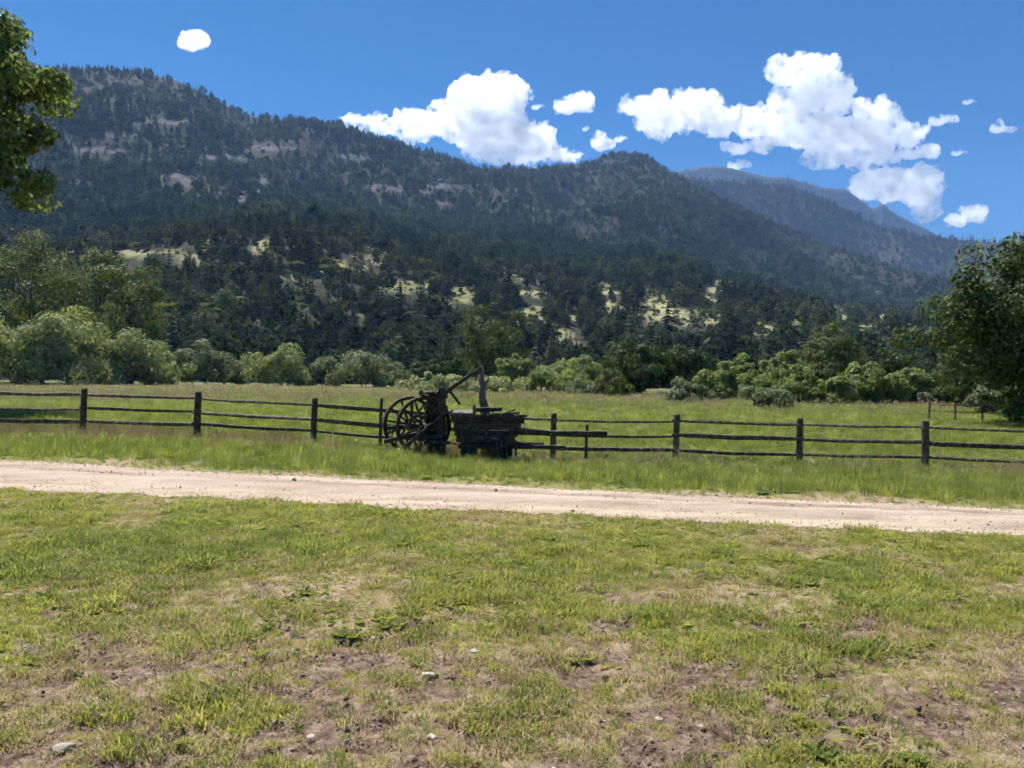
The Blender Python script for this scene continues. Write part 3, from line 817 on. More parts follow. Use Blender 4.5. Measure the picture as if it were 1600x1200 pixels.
TREE = [  # px, Y, top py, w px, material, trunk share, label
    (60, 126, 362, 180, M_cotton, 0.12, 'tall olive cottonwood behind the willows at the left edge'),
    (150, 132, 378, 120, M_cotton, 0.15, 'middle cottonwood of the left group behind the largest willow'),
    (203, 121, 392, 100, M_cotton, 0.12, 'slim light cottonwood at the right end of the left group'),
    (758, 128, 472, 138, M_dark2, 0.06, 'single cottonwood rising behind the weathered snag in the centre'),
    (804, 98, 546, 64, M_cotton_lt, 0.08, 'small light green tree right of the snag'),
    (998, 84, 528, 118, M_dark, 0.05001, 'left tree of the big dark pair right of centre'),
    (1072, 86, 534, 108, M_dark, 0.05001, 'right tree of the big dark pair right of centre'),
    (1150, 72, 554, 76, M_cotton_lt, 0.06, 'light green tree just right of the big dark pair'),
    (1222, 70, 548, 88, M_cotton_lt, 0.06, 'light green round tree behind the forward grey bush'),
    (1282, 62, 558, 80, M_cotton, 0.06, 'mid green tree whose dark foot meets the field right of centre'),
    (1350, 60, 562, 100, M_cotton_lt, 0.06, 'wide light green tree right of the mid green one'),
    (1424, 62, 572, 66, M_cotton_lt, 0.06, 'small light tree at the right end of the light row'),
    (1298, 104, 514, 112, M_cotton, 0.12, 'taller dull cottonwood rising behind the light row on the right'),
    (1496, 72, 556, 84, M_cotton, 0.08, 'shaded tree behind the left flank of the big right tree'),
    (1402, 96, 548, 90, M_dark, 0.1, 'dark low tree in the wood edge left of the big right tree'),
    (690, 120, 556, 70, M_dark, 0.1, 'dark tree low behind the raised boom'),
]
for k, (px, Yd, top, wp, mt, tk, lab) in enumerate(TREE):
    p = at_px(px, Y=Yd); s = Yd / F
    H = P(px, top, Yd).z - p.z
    leafy('cottonwood_tree' if 'cottonwood' in lab else 'leafy_tree', p, H, wp * s, mt, lab, 'tree', 700 + k, max(tk, 0.051), int(3600 + wp * 60), 0.0026 * Yd * 0.7 + 0.05, 50, group='trees along the valley floor', cr=(0.18, 0.32), edge=1.3)
pl = Vector((P(-135, 590, 33).x, 33, 0.1))
leafy('cottonwood_tree', pl, 20.4, 11.8, M_near, 'near cottonwood leaning leafy branches into the top left corner', 'tree', 913, 0.30, 70000, 0.20, 230, D=10, cr=(0.09, 0.2), edge=1.25, limb_r=0.35, shell=0.45)
prt = Vector((P(1672, 590, 38).x, 38, float(gz(P(1672, 590, 38).x, 38))))
leafy('cottonwood_tree', prt, 9.9, 15.0, M_right, 'big dark spreading tree cut by the right edge of the picture', 'tree', 905, 0.03 + 0.021, 62000, 0.17, 230, D=9, cr=(0.12, 0.22), edge=0.9, limb_r=0.3, shell=0.3)

# ------------------------------------------------------------------ rail fence
def on_fence(px):
    d = ray(px, 620); t = 20.23 / (d.y + 0.0938 * d.x)
    return d.x * t, d.y * t
POSTS = [(-420, 598), (-235, 601), (-52, 604), (130, 607), (308, 612), (490, 622), (680, 636), (865, 645), (1057, 647), (1250, 653), (1448, 657), (1648, 664), (1850, 668)]
fx0, fy0 = on_fence(130)
fence = tag(empty('rail_fence', (fx0, fy0, float(gz(fx0, fy0)))), 'dark split rail fence with three rails crossing the meadow behind the road', 'fence')
f0 = Vector(fence.location)
tops = []
for k, (px, tp) in enumerate(POSTS):
    x, y = on_fence(px); z = P(px, tp, y).z
    tops.append(Vector((x, y, z)))
    g0 = float(gz(x, y)); rr = random.uniform(0.072, 0.088)
    ln = random.uniform(-0.045, 0.045)
    mb = MB(); mb.tube([(0, 0, g0 - z - 0.3), (ln * 0.4, 0, (g0 - z) * 0.5), (ln, 0, -0.015), (ln, 0, 0)], [rr * 1.05, rr, rr * 0.97, rr * 0.8], 10, 0.07)
    o = mb.build('post', M_wood, fence, False); o.location = tops[-1] - f0
for px, tp, bp in ((596, 622, 700), (916, 663, 710)):
    x, y = on_fence(px); z = P(px, tp, y).z
    mb = MB(); mb.tube([(0, -0.09, float(gz(x, y)) - z - 0.2), (0.01, -0.09, -0.3), (0.03, -0.09, 0)], [0.045, 0.042, 0.036], 7, 0.1)
    o = tag(mb.build('post', M_wood, fence), 'thin weathered stake'); o.location = Vector((x, y, z)) - f0
for k in range(len(tops) - 1):
    a, b = tops[k], tops[k + 1]
    for dz in (0.17, 0.53, 0.87):
        mb = MB(); mid = b - a
        pts = []; nseg = 6
        for i in range(nseg + 1):
            t = -0.035 + 1.07 * i / nseg
            pts.append(mid * t + Vector((0, 0, -0.018 * math.sin(math.pi * min(max(t, 0), 1)) + random.uniform(-.008, .008))))
        r0 = random.uniform(0.040, 0.062)
        rad = [r0 * random.uniform(0.9, 1.1) for _ in pts]; rad[0] *= 0.7; rad[-1] *= 0.7
        mb.tube(pts, rad, 7, 0.16, flat=random.uniform(0.75, 1.0))
        o = mb.build('rail', M_wood, fence)
        o.location = a - f0 + Vector((0, (0.03 if k % 2 else -0.03), -dz + random.uniform(-0.03, 0.03)))
# far fence in front of the right tree
fa, fb = G(1452, 656), G(1720, 668)
far = tag(empty('wire_fence', fa), 'small grey post and rail fence far off under the right tree', 'fence')
nf = 7; pp = []
for k in range(nf):
    q = fa.lerp(fb, k / (nf - 1)); q.z = float(gz(q.x, q.y)); pp.append(q)
    mb = MB(); mb.tube([(0, 0, -0.2), (0, 0, 0.5), (random.uniform(-.03, .03), 0, 0.92)], [0.05, 0.045, 0.04], 7, 0.1)
    o = mb.build('post', M_wood, far); o.location = q - fa
for k in range(nf - 1):
    for h in (0.45, 0.78):
        mb = MB(); mb.tube([pp[k] - fa + Vector((0, -0.07, h)), pp[k].lerp(pp[k + 1], .5) - fa + Vector((0, -0.07, h - .02)), pp[k + 1] - fa + Vector((0, -0.07, h))], 0.022, 6, 0.15)
        mb.build('rail', M_wood, far)

# ------------------------------------------------------------------ old farm machinery
def wheel(parent, c, axis, rad, nsp=12):
    a = Vector(axis).normalized(); u = Vector((0, 0, 1)); v = a.cross(u).normalized()
    w = bpy.data.objects.new('wheel', None); COL.objects.link(w); w.parent = parent; w.location = c
    mb = MB()
    n = 40; vsx = []; fs = []
    for k in range(n):
        an = 2 * math.pi * k / n; d = u * math.cos(an) + v * math.sin(an)
        for rr, ax in ((rad, -0.045), (rad, 0.045), (rad - 0.075, 0.035), (rad - 0.075, -0.035)):
            vsx.append(d * rr + a * ax)
    for k in range(n):
        for j in range(4):
            fs.append([k * 4 + j, k * 4 + (j + 1) % 4, ((k + 1) % n) * 4 + (j + 1) % 4, ((k + 1) % n) * 4 + j])
    mb.add(vsx, fs); mb.build('rim', M_iron, w)
    mb = MB(); mb.tube([a * -0.15, a * -0.08, a * 0.08, a * 0.15], [0.055, 0.085, 0.085, 0.055], 12); mb.build('hub', M_iron, w)
    for k in range(nsp):
        an = 2 * math.pi * (k + 0.3) / nsp; d = u * math.cos(an) + v * math.sin(an)
        mb = MB(); mb.tube([d * 0.07 + a * 0.03 * (1 if k % 2 else -1), d * (rad - 0.05)], [0.032, 0.026], 6); mb.build('spoke', M_old, w)
    return w
w1 = P(662, 655, 18.75); g1 = float(gz(w1.x, w1.y)); RW = 0.69
mach = tag(empty('horse_drawn_implement', (w1.x, w1.y, g1)), 'old rusty horse drawn implement with two big spoked wheels and a raised boom', 'farm implement')
m0 = Vector(mach.location)
ax = Vector((-0.50, 0.86, 0))
c1 = Vector((0, 0, RW)); c2 = c1 + ax * 0.85
wheel(mach, c1, ax, RW); wheel(mach, c2, ax, RW * 0.97)
mb = MB(); mb.tube([c1 - ax * 0.2, c2 + ax * 0.2], 0.045, 8); mb.build('axle', M_iron, mach)
def L(px, py, Y): return P(px, py, Y) - m0
def bar(parent, name, a, b, r0, r1=None, mat=None, n=8, jit=0.08, mid=None):
    mb = MB(); pts = [a, mid if mid is not None else (a + b) / 2, b]; r1 = r1 or r0
    mb.tube(pts, [r0, (r0 + r1) / 2, r1], n, jit); return mb.build(name, mat or M_old, parent)
def board(parent, name, a, b, th, wid, mat=None, roll_=0.0):
    d = (b - a); q = d.to_track_quat('X', 'Z').to_matrix() @ Matrix.Rotation(roll_, 3, 'X')
    mb = MB(); mb.box((0, 0, 0), (d.length, th, wid), None, 0.006)
    me = mb.mesh(name, mat or M_old); o = link(name, me, parent)
    o.matrix_local = Matrix.Translation((a + b) / 2) @ q.to_4x4(); return o
for px, tp, Yd in ((674, 614, 18.95), (690, 607, 18.85)):
    board(mach, 'upright', L(px, 712, Yd), L(px + 1, tp, Yd), 0.15, 0.17)
for py in (618, 640, 664):
    board(mach, 'cross_board', L(664, py, 18.93), L(699, py - 1, 18.80), 0.05, 0.17)
board(mach, 'side_panel', L(682, 700, 18.98), L(682, 626, 18.98), 0.04, 0.30, M_iron)
bar(mach, 'boom', L(664, 640, 18.95), L(753, 574, 18.6), 0.065, 0.038, mid=L(706, 606, 18.8))
bar(mach, 'brace', L(700, 607, 18.78), L(719, 632, 18.7), 0.035, 0.03)
bar(mach, 'lever', L(648, 664, 18.9), L(640, 626, 18.95), 0.02, 0.016, M_iron)
bar(mach, 'drawbar', L(600, 690, 18.5), L(690, 668, 18.9), 0.05, 0.05)
bar(mach, 'frame_beam', L(622, 668, 19.4), L(694, 662, 18.85), 0.055, 0.055)
bar(mach, 'frame_beam', L(636, 684, 18.7), L(694, 682, 18.75), 0.05, 0.05)
mb = MB()   # gear wheel beside the axle
for k in range(22):
    an = 2 * math.pi * k / 22; u = Vector((0, 0, 1)); v = ax.cross(u)
    d = (u * math.cos(an) + v * math.sin(an)); e = (u * math.cos(an + .28) + v * math.sin(an + .28))
    mb.tube([d * 0.22, e * 0.22], 0.03, 5)
    mb.tube([d * 0.23, d * 0.28], 0.02, 4)
o = mb.build('gear', M_iron, mach); o.location = c1 + ax * 0.3
mb = MB()
nn = 9; sv = []; sf = []
for i in range(nn):
    for j in range(nn):
        a, b = i / (nn - 1) * 2 - 1, j / (nn - 1) * 2 - 1
        sv.append((a * 0.2 * (1 - 0.15 * b * b), b * 0.17, 0.10 * (a * a + 0.6 * b * b) * (1 if b < 0.4 else 1.3)))
for i in range(nn - 1):
    for j in range(nn - 1): sf.append([i * nn + j, (i + 1) * nn + j, (i + 1) * nn + j + 1, i * nn + j + 1])
mb.add(sv, sf); mb.add([(x, y, z - 0.012) for x, y, z in sv], [f[::-1] for f in sf])
o = mb.build('seat', M_iron, mach, True); o.location = L(668, 622, 18.7)
bar(mach, 'seat_spring', L(668, 624, 18.7), L(676, 668, 18.85), 0.02, 0.025, M_iron)

for k in range(9):      # curved rake tines hanging behind the wheels
    px = 612 + k * 8.5
    a_ = L(px, 668 - k * 0.6, 19.25 - k * 0.04); mb = MB()
    mb.tube([a_, a_ + Vector((-0.10, -0.10, -0.16)), a_ + Vector((-0.12, -0.16, -0.36)), a_ + Vector((-0.04, -0.16, -0.52))], [0.018, 0.017, 0.015, 0.01], 6)
    mb.build('tine', M_iron, mach)
bar(mach, 'rake_head', L(606, 669, 19.3), L(690, 663, 18.9), 0.05, 0.05)
bar(mach, 'lever', L(664, 660, 18.7), L(671, 618, 18.72), 0.022, 0.016, M_iron)
bar(mach, 'lever', L(632, 676, 19.0), L(618, 640, 19.2), 0.022, 0.016, M_iron)
bar(mach, 'shaft', L(630, 700, 18.5), L(700, 640, 18.6), 0.04, 0.035)
board(mach, 'foot_board', L(664, 690, 18.55), L(702, 692, 18.5), 0.28, 0.05)
board(mach, 'side_panel', L(668, 694, 18.8), L(669, 640, 18.82), 0.04, 0.20, M_iron)
bar(mach, 'crank', L(697, 648, 18.7), L(708, 641, 18.62), 0.025, 0.02, M_iron)

wg = P(760, 690, 18.8); wg.z = float(gz(wg.x, wg.y))
wag = tag(empty('wagon_box', wg), 'low dark plank wagon box on small iron wheels with a long tongue', 'wagon')
m0 = Vector(wg)
Yf, Yb = 18.45, 19.25
zt, zb = P(760, 651, 18.45).z - wg.z, P(760, 692, 18.45).z - wg.z
xl_t, xr_t = P(706, 650, 18.45).x - wg.x, P(820, 652, 18.45).x - wg.x
xl_b, xr_b = P(714, 690, 18.45).x - wg.x, P(802, 690, 18.45).x - wg.x
yf, yb = Yf - wg.y, Yb - wg.y
NP = 4
for k in range(NP):
    t0, t1 = k / NP + 0.012, (k + 1) / NP - 0.012
    for side, yy in (('front', yf), ('back', yb)):
        z0, z1 = zb + (zt - zb) * t0, zb + (zt - zb) * t1
        l = xl_b + (xl_t - xl_b) * (t0 + t1) / 2; r_ = xr_b + (xr_t - xr_b) * (t0 + t1) / 2
        fl = 0.10 * ((t0 + t1) / 2) * (-1 if side == 'front' else 1)
        mb = MB(); mb.box(((l + r_) / 2, yy + fl, (z0 + z1) / 2), (r_ - l + random.uniform(-.03, .05), 0.045, z1 - z0), None, 0.008); mb.build('plank', M_old, wag)
    for xb_, xt_ in ((xl_b, xl_t), (xr_b, xr_t)):
        xx = xb_ + (xt_ - xb_) * (t0 + t1) / 2
        mb = MB(); mb.box((xx + (0.03 if xb_ < 0 else -0.03), (yf + yb) / 2, zb + (zt - zb) * (t0 + t1) / 2), (0.045, yb - yf - 0.06, (zt - zb) * (t1 - t0)), None, 0.008); mb.build('plank', M_old, wag)
for k in range(5):
    mb = MB(); mb.box(((xl_b + xr_b) / 2, yf + 0.08 + (yb - yf - 0.16) * (k + 0.5) / 5, zb + 0.02), (xr_b - xl_b - 0.1, (yb - yf - 0.2) / 5 - 0.012, 0.04), None, 0.005); mb.build('floor_board', M_old, wag)
for fx_ in (0.12, 0.5, 0.88):
    mb = MB(); x0 = xl_b + (xr_b - xl_b) * fx_; x1 = xl_t + (xr_t - xl_t) * fx_
    mb.tube([(x0, yf - 0.045, zb - 0.12), (x1, yf - 0.145, zt + 0.05)], 0.045, 4, 0.1); mb.build('stake', M_old, wag)
mb = MB(); mb.box(((xl_t + xr_t) / 2 + 0.02, yf - 0.11, zt + 0.025), (xr_t - xl_t + 0.08, 0.10, 0.05), None, 0.01); mb.build('top_rail', M_old, wag)
def LW(px, py, Y): return P(px, py, Y) - m0
board(wag, 'seat_board', LW(702, 645, 18.7), LW(741, 644, 18.72), 0.44, 0.04, M_silver, R(9))
bar(wag, 'crank', LW(782, 648, 18.5), LW(806, 640, 18.5), 0.025, 0.02, M_iron)
board(wag, 'load_board', LW(748, 650, 18.8), LW(812, 645, 18.75), 0.16, 0.05)
for k_ in range(5): bar(wag, 'spindle', LW(778 + k_ * 7, 712, 18.4), LW(776 + k_ * 7.5, 688, 18.42), 0.03, 0.03)
board(wag, 'tail_board', LW(744, 640, 18.9), LW(784, 639, 18.9), 0.30, 0.09)
bar(wag, 'peg', LW(741, 648, 18.5), LW(741, 633, 18.5), 0.035, 0.03)
bar(wag, 'tongue', LW(800, 671, 18.5), LW(930, 677, 18.3), 0.075, 0.055, M_old, 8, 0.12, LW(862, 677, 18.4))
bar(wag, 'tongue_tip', LW(926, 677, 18.3), LW(949, 677, 18.28), 0.065, 0.06, M_iron)
bar(wag, 'runner', LW(716, 697, 18.5), LW(884, 699, 18.45), 0.06, 0.05, M_old, 8, 0.12)
bar(wag, 'runner', LW(720, 692, 19.2), LW(850, 694, 19.2), 0.06, 0.05)
for sx in (0.2, 0.8):
    for yy in (yf + 0.06, yb - 0.06):
        rw = 0.19
        wheel(wag, Vector((xl_b + (xr_b - xl_b) * sx, yy, rw)), Vector((0, 1, 0)), rw, 6)
    mb = MB(); xx = xl_b + (xr_b - xl_b) * sx; mb.tube([(xx, yf, 0.19), (xx, yb, 0.19)], 0.035, 8); mb.build('axle', M_iron, wag)

sg = P(760, 690, 19.5); sg.z = float(gz(sg.x, sg.y))
sn = tag(empty('weathered_snag', sg), 'grey weathered snag of dead wood standing up behind the wagon box', 'dead snag')
m0 = Vector(sg)
mb = MB()
mb.tube([Vector((0.03, 0, -0.1)), LW(760, 660, 19.5), LW(758, 640, 19.5), LW(754, 620, 19.5), LW(755, 604, 19.5), LW(752, 592, 19.5), LW(754, 582, 19.48), LW(750, 572, 19.5), LW(748, 562, 19.5)],
        [0.17, 0.13, 0.11, 0.085, 0.065, 0.07, 0.04, 0.025, 0.01], 9, 0.16, sd=5)
mb.build('trunk', M_silver, sn, False)
mb = MB(); mb.tube([LW(755, 606, 19.5), LW(762, 594, 19.45), LW(764, 588, 19.45)], [0.06, 0.035, 0.012], 7, 0.15); mb.build('broken_limb', M_silver, sn)
mb = MB(); mb.tube([LW(757, 636, 19.5), LW(767, 640, 19.45), LW(772, 646, 19.42)], [0.06, 0.04, 0.02], 7, 0.15); mb.build('broken_limb', M_silver, sn)

# ------------------------------------------------------------------ stones and clods in the lawn
def rock_mesh(seed, mat):
    bm = bmesh.new(); bmesh.ops.create_icosphere(bm, subdivisions=3, radius=1)
    r = random.Random(seed); ph = [r.uniform(0, 6) for _ in range(6)]
    cuts = [(Vector((r.gauss(0, 1), r.gauss(0, 1), r.gauss(0, 1))).normalized(), r.uniform(0.55, 0.85)) for _ in range(7)]
    for v in bm.verts:
        p = v.co.copy(); s = 1 + 0.12 * math.sin(p.x * 3 + ph[0]) * math.sin(p.y * 4 + ph[1]) + 0.06 * math.sin(p.z * 9 + ph[2]) * math.sin(p.x * 8 + ph[3])
        p *= s
        for nrm, d in cuts:
            e = p.dot(nrm) - d
            if e > 0: p -= nrm * e * 0.85
        v.co = p
    me = bpy.data.meshes.new('stone'); bm.to_mesh(me); bm.free()
    for f in me.polygons: f.use_smooth = True
    me.materials.append(mat); return me
STONES = [(98, 1168, 20, 'pale rounded stone at the bottom left of the lawn'), (583, 997, 6, 'small white stone in thin grass left of the middle of the lawn'),
          (668, 1056, 15, 'flat pinkish stone half sunk in bare soil near the middle'), (604, 1098, 8, 'small white stone on the bare soil below the flat pinkish stone'),
          (485, 1152, 10, 'pale stone at the edge of the dry patch near the bottom'), (675, 1152, 12, 'grey stone on bare soil close to the bottom centre'),
          (740, 1018, 9, 'small pale stone on the bare strip in the middle of the lawn'), (1030, 1124, 9, 'pale chip of stone in the dark soil patch right of centre'),
          (1312, 950, 6, 'small stone in the bare streak on the right of the lawn'), (1095, 1135, 8, 'white chip of stone beside the yellow weeds right of centre')]
for k, (px, py, rp_, lab) in enumerate(STONES):
    p = G(px, py); s = 0.85 * rp_ * p.y / F
    o = link('stone', rock_mesh(40 + k, M_stone)); o.location = p + Vector((0, 0, 0.12 * s)); o.scale = (s, s * 0.85, s * 0.38); o.rotation_euler = (0, 0, random.uniform(0, 6))
    tag(o, lab, 'stone', 'stones in the lawn')

# ------------------------------------------------------------------ grass
def tuft(seed, n, h, spread, w, lean, mat, head=None, headw=0.0):
    r = random.Random(seed); v = []; f = []; mi = []
    for k in range(n):
        a = r.uniform(0, 6.28); rad = spread * math.sqrt(r.random())
        bx, by = math.cos(a) * rad, math.sin(a) * rad
        d = r.uniform(0, 6.28); hh = h * r.uniform(0.5, 1.15); ln = lean * hh * r.uniform(0.2, 1.2)
        fx_, fy_ = math.cos(d), math.sin(d); sx, sy = -fy_ * w / 2, fx_ * w / 2
        i = len(v)
        v += [(bx - sx, by - sy, -0.01), (bx + sx, by + sy, -0.01),
              (bx + fx_ * ln * 0.35 + sx * .8, by + fy_ * ln * 0.35 + sy * .8, hh * 0.6), (bx + fx_ * ln * 0.35 - sx * .8, by + fy_ * ln * 0.35 - sy * .8, hh * 0.6),
              (bx + fx_ * ln, by + fy_ * ln, hh)]
        f += [[i, i + 1, i + 2, i + 3], [i + 3, i + 2, i + 4]]; mi += [0, 0]
        if head and r.random() < 0.5:
            i = len(v); tx, ty = bx + fx_ * ln, by + fy_ * ln; q = headw
            v += [(tx - q, ty, hh * 0.92), (tx, ty - q, hh * 0.95), (tx + q, ty, hh * 0.97), (tx, ty + q, hh * 0.93), (tx + fx_ * .02, ty + fy_ * .02, hh * 1.16)]
            f += [[i, i + 1, i + 4], [i + 1, i + 2, i + 4], [i + 2, i + 3, i + 4], [i + 3, i, i + 4]]; mi += [1] * 4
    me = mesh_np('tuft', v, f, mat)
    if head:
        me.materials.append(head); me.polygons.foreach_set('material_index', mi)
    return me
def rosette(seed, n, L_, w, mat):
    r = random.Random(seed); v = []; f = []
    for k in range(n):
        a = k * 2.4 + r.uniform(-.3, .3); l = L_ * r.uniform(0.5, 1.1); up = r.uniform(0.25, 0.9)
        ca, sa = math.cos(a), math.sin(a); i = len(v)
        v += [(0, 0, 0), (ca * l * .5 - sa * w, sa * l * .5 + ca * w, l * up * .6), (ca * l, sa * l, l * up * .75), (ca * l * .5 + sa * w, sa * l * .5 - ca * w, l * up * .6)]
        f.append([i, i + 1, i + 2, i + 3])
    return mesh_np('rosette', v, f, mat)
lawn_src = [tuft(21, 26, .040, .055, .005, 1.0, M_g_green), tuft(22, 24, .05, .065, .005, .9, M_g_green), tuft(23, 30, .032, .065, .005, 1.4, M_g_green),
            tuft(24, 26, .040, .055, .005, 1.0, M_g_yel), tuft(25, 28, .032, .065, .0055, 1.5, M_g_yel), tuft(26, 22, .05, .055, .005, .9, M_g_yel),
            tuft(27, 28, .032, .065, .0045, 1.7, M_g_dry), tuft(28, 26, .022, .075, .0045, 2.6, M_g_dry),
            rosette(29, 12, .06, .013, M_g_yel), rosette(30, 12, .08, .016, M_g_green)]
lawn_src += [tuft(39, 30, .020, .08, .005, 3.0, M_g_straw)]
lawn_coll = source_collection('lawn_tuft', lawn_src)
def frustum(n, y0, y1, power, margin=1.3):
    """random ground points in the wedge of meadow the place shows, denser towards the viewer"""
    u = rng.random(n)
    if power == 1: y = np.sqrt(y0 ** 2 + u * (y1 ** 2 - y0 ** 2))
    else:
        e = 2 - 2 * (power - 1)
        y = (y0 ** e + u * (y1 ** e - y0 ** e)) ** (1 / e) if abs(e) > 1e-6 else y0 * (y1 / y0) ** u
    x = (rng.random(n) * 2 - 1) * (0.66 * y + margin)
    return x, y
x, y = frustum(84000, 2.7, 12.5, 1.35)
edge = road_near(x) + 0.10 * (fbm(x, y, 0.22, 91, 3) - 0.35)
ok = (y < edge)
bm_, dm, lm_ = bare_mask(x, y), dry_mask(x, y), lush_mask(x, y)
ok &= rng.random(len(x)) < (1 - 0.74 * bm_) * (0.66 + 0.34 * lm_)
x, y, bm_, dm, lm_ = x[ok], y[ok], bm_[ok], dm[ok], lm_[ok]
n = len(x); u = rng.random(n)
yel = 0.56 + 0.7 * (fbm(x, y, 0.6, 95, 4, 0.65) - 0.45) * 1.4 - 0.45 * lm_
pick = np.where(u < np.clip(dm * 0.5 + 0.16 + 0.35 * bm_ - 0.12 * lm_, 0, .85), rng.choice([6, 6, 7, 10, 10], n), np.where(rng.random(n) < np.clip(yel, 0.03, 0.9), rng.choice([3, 4, 5], n), rng.choice([0, 1, 2], n)))
wz = fbm(x, y, 0.5, 99, 3, 0.6)
pick = np.where((wz > 0.61) & (rng.random(n) < 0.4), rng.choice([8, 8, 8, 8, 9], n), pick)
clump = fbm(x, y, 0.33, 97, 3, 0.6)
sc = (0.62 + 0.55 * sstep(0.35, 0.7, clump)) * (1 + 0.35 * lm_) * np.exp(rng.normal(0, 0.18, n)) * (1 - 0.25 * dm)
zg = gz(x, y) + 0.030 * (fbm(x, y, 0.16, 15, 3, 0.65) - 0.5) * (0.5 + bm_) * sstep(0, .5, road_near(x) - y)
sc = np.where((pick == 8) | (pick == 9), sc * 0.7, sc) * (1 - 0.3 * bm_)
ws = sc * (1.05 + 0.03 * y)
scatter('lawn_grass', np.stack([x, y, zg], -1), np.stack([rng.normal(0, .12, n), rng.normal(0, .12, n), rng.uniform(0, 6.28, n)], -1), np.stack([ws, ws, sc], -1), pick, lawn_coll, 'patchy short lawn of green, yellowed and dry grass in the foreground', 'grass')

tall_src = [tuft(31, 34, .26, .15, .0065, .5, M_g_tall), tuft(32, 34, .22, .17, .0065, .7, M_g_tall), tuft(33, 30, .30, .14, .006, .45, M_g_tall),
            tuft(34, 30, .24, .16, .0065, .6, M_g_yel), tuft(35, 20, .36, .12, .007, .3, M_g_olive, M_g_seed, .012), tuft(36, 22, .40, .12, .006, .3, M_g_seed, M_g_seed, .014),
            tuft(37, 30, .26, .16, .0065, .6, M_g_olive), rosette(38, 16, .22, .04, M_g_green)]
tall_coll = source_collection('tall_tuft', tall_src)
x = rng.uniform(-20, 20, 34000); y = rng.uniform(8, 26, 34000)
ok = (y > road_far(x) + 0.12 * (fbm(x, y, 0.25, 191, 3) - 0.3)) & (np.abs(x) < 0.68 * y + 2)
x, y = x[ok], y[ok]; n = len(x)
df = fence_y(x) - y
edge = sstep(0.0, 1.2, y - road_far(x))
seedy = np.exp(-((df - 0.9) / 1.2) ** 2) * (0.3 + 0.7 * sstep(1.5, -3.0, x)) * sstep(0.30, 0.55, fbm(x, y, 1.6, 193, 3)) * 1.5
pick = np.where(rng.random(n) < np.clip(seedy, 0, .8), rng.choice([4, 5, 5, 5], n), np.where(rng.random(n) < 0.12 + 0.4 * sstep(0.4, 0.6, fbm(x, y, 1.1, 195, 3)), rng.choice([3, 6, 3], n), rng.choice([0, 1, 2, 0, 1, 2, 0, 1, 2, 7], n)))
sc = (0.35 + 0.65 * edge) * (0.55 + 0.9 * fbm(x, y, 0.7, 197, 4, 0.6)) * np.exp(rng.normal(0, .25, n)) * (0.58 - 0.15 * sstep(3.0, 0.3, df))
scatter('verge_grass', np.stack([x, y, gz(x, y)], -1), np.stack([rng.normal(0, .1, n), rng.normal(0, .1, n), rng.uniform(0, 6.28, n)], -1), np.stack([sc * 1.1, sc * 1.1, sc], -1), pick, tall_coll, 'tall green grass between the dirt road and the fence', 'grass')

x, y = frustum(44000, 24, 125, 1.72, 4)
n = len(x)
near = sstep(58, 32, y + 7 * (fbm(x, y, 9, 205, 3) - .5))
pick = np.where(rng.random(n) < np.clip(near + 0.12, 0, 1), rng.choice([0, 1, 2, 3], n), rng.choice([4, 6, 0, 3, 5], n, p=[.24, .52, .12, .08, .04]))
sc = np.exp(rng.normal(0, .18, n)) * (0.6 + 0.4 * fbm(x, y, 3, 207, 3))
ws = sc * np.clip(y / 22, 1, 4.2)
scatter('field_grass', np.stack([x, y, gz(x, y)], -1), np.stack([rng.normal(0, .05, n), rng.normal(0, .05, n), rng.uniform(0, 6.28, n)], -1), np.stack([ws, ws, sc], -1), pick, tall_coll, 'hay meadow of green and olive grass beyond the fence', 'grass')

peb = [rock_mesh(70 + k, M_stone) for k in range(3)] + [rock_mesh(80 + k, M_soilclod) for k in range(2)]
peb_coll = source_collection('pebble', peb)
x = rng.uniform(-14, 12, 9000); t = rng.random(9000); t = np.where(rng.random(9000) < 0.6, np.where(t < 0.5, t * t * 0.6, 1 - (1 - t) ** 2 * 0.6), t)
y = road_near(x) + (road_far(x) - road_near(x)) * (t * 1.06 - 0.03); n = len(x)
hh = 0.0055 * np.exp(rng.normal(0, 0.45, n))
scatter('road_gravel', np.stack([x, y, gz(x, y) + 0.008 + 0.03 * np.sin(np.pi * np.clip(t, 0, 1))], -1), rng.uniform(0, 6.28, (n, 3)), np.stack([hh, hh, hh * 0.8], -1), rng.choice([0, 1, 2, 0, 1, 2, 3], n), peb_coll, 'loose gravel strewn over the dirt road', 'gravel')
x, y = frustum(9000, 2.7, 7.5, 1.3); bmk = bare_mask(x, y); ok = rng.random(len(x)) < 0.08 + 0.9 * bmk
x, y = x[ok], y[ok]; n = len(x); hh = 0.0050 * np.exp(rng.normal(0, 0.45, n))
scatter('soil_crumbs', np.stack([x, y, gz(x, y) + 0.003], -1), rng.uniform(0, 6.28, (n, 3)), np.stack([hh * 1.2, hh, hh * 0.8], -1), rng.choice([0, 1, 3, 4, 3, 4], n), peb_coll, 'crumbs of soil and grit on the bare patches of the lawn', 'soil')

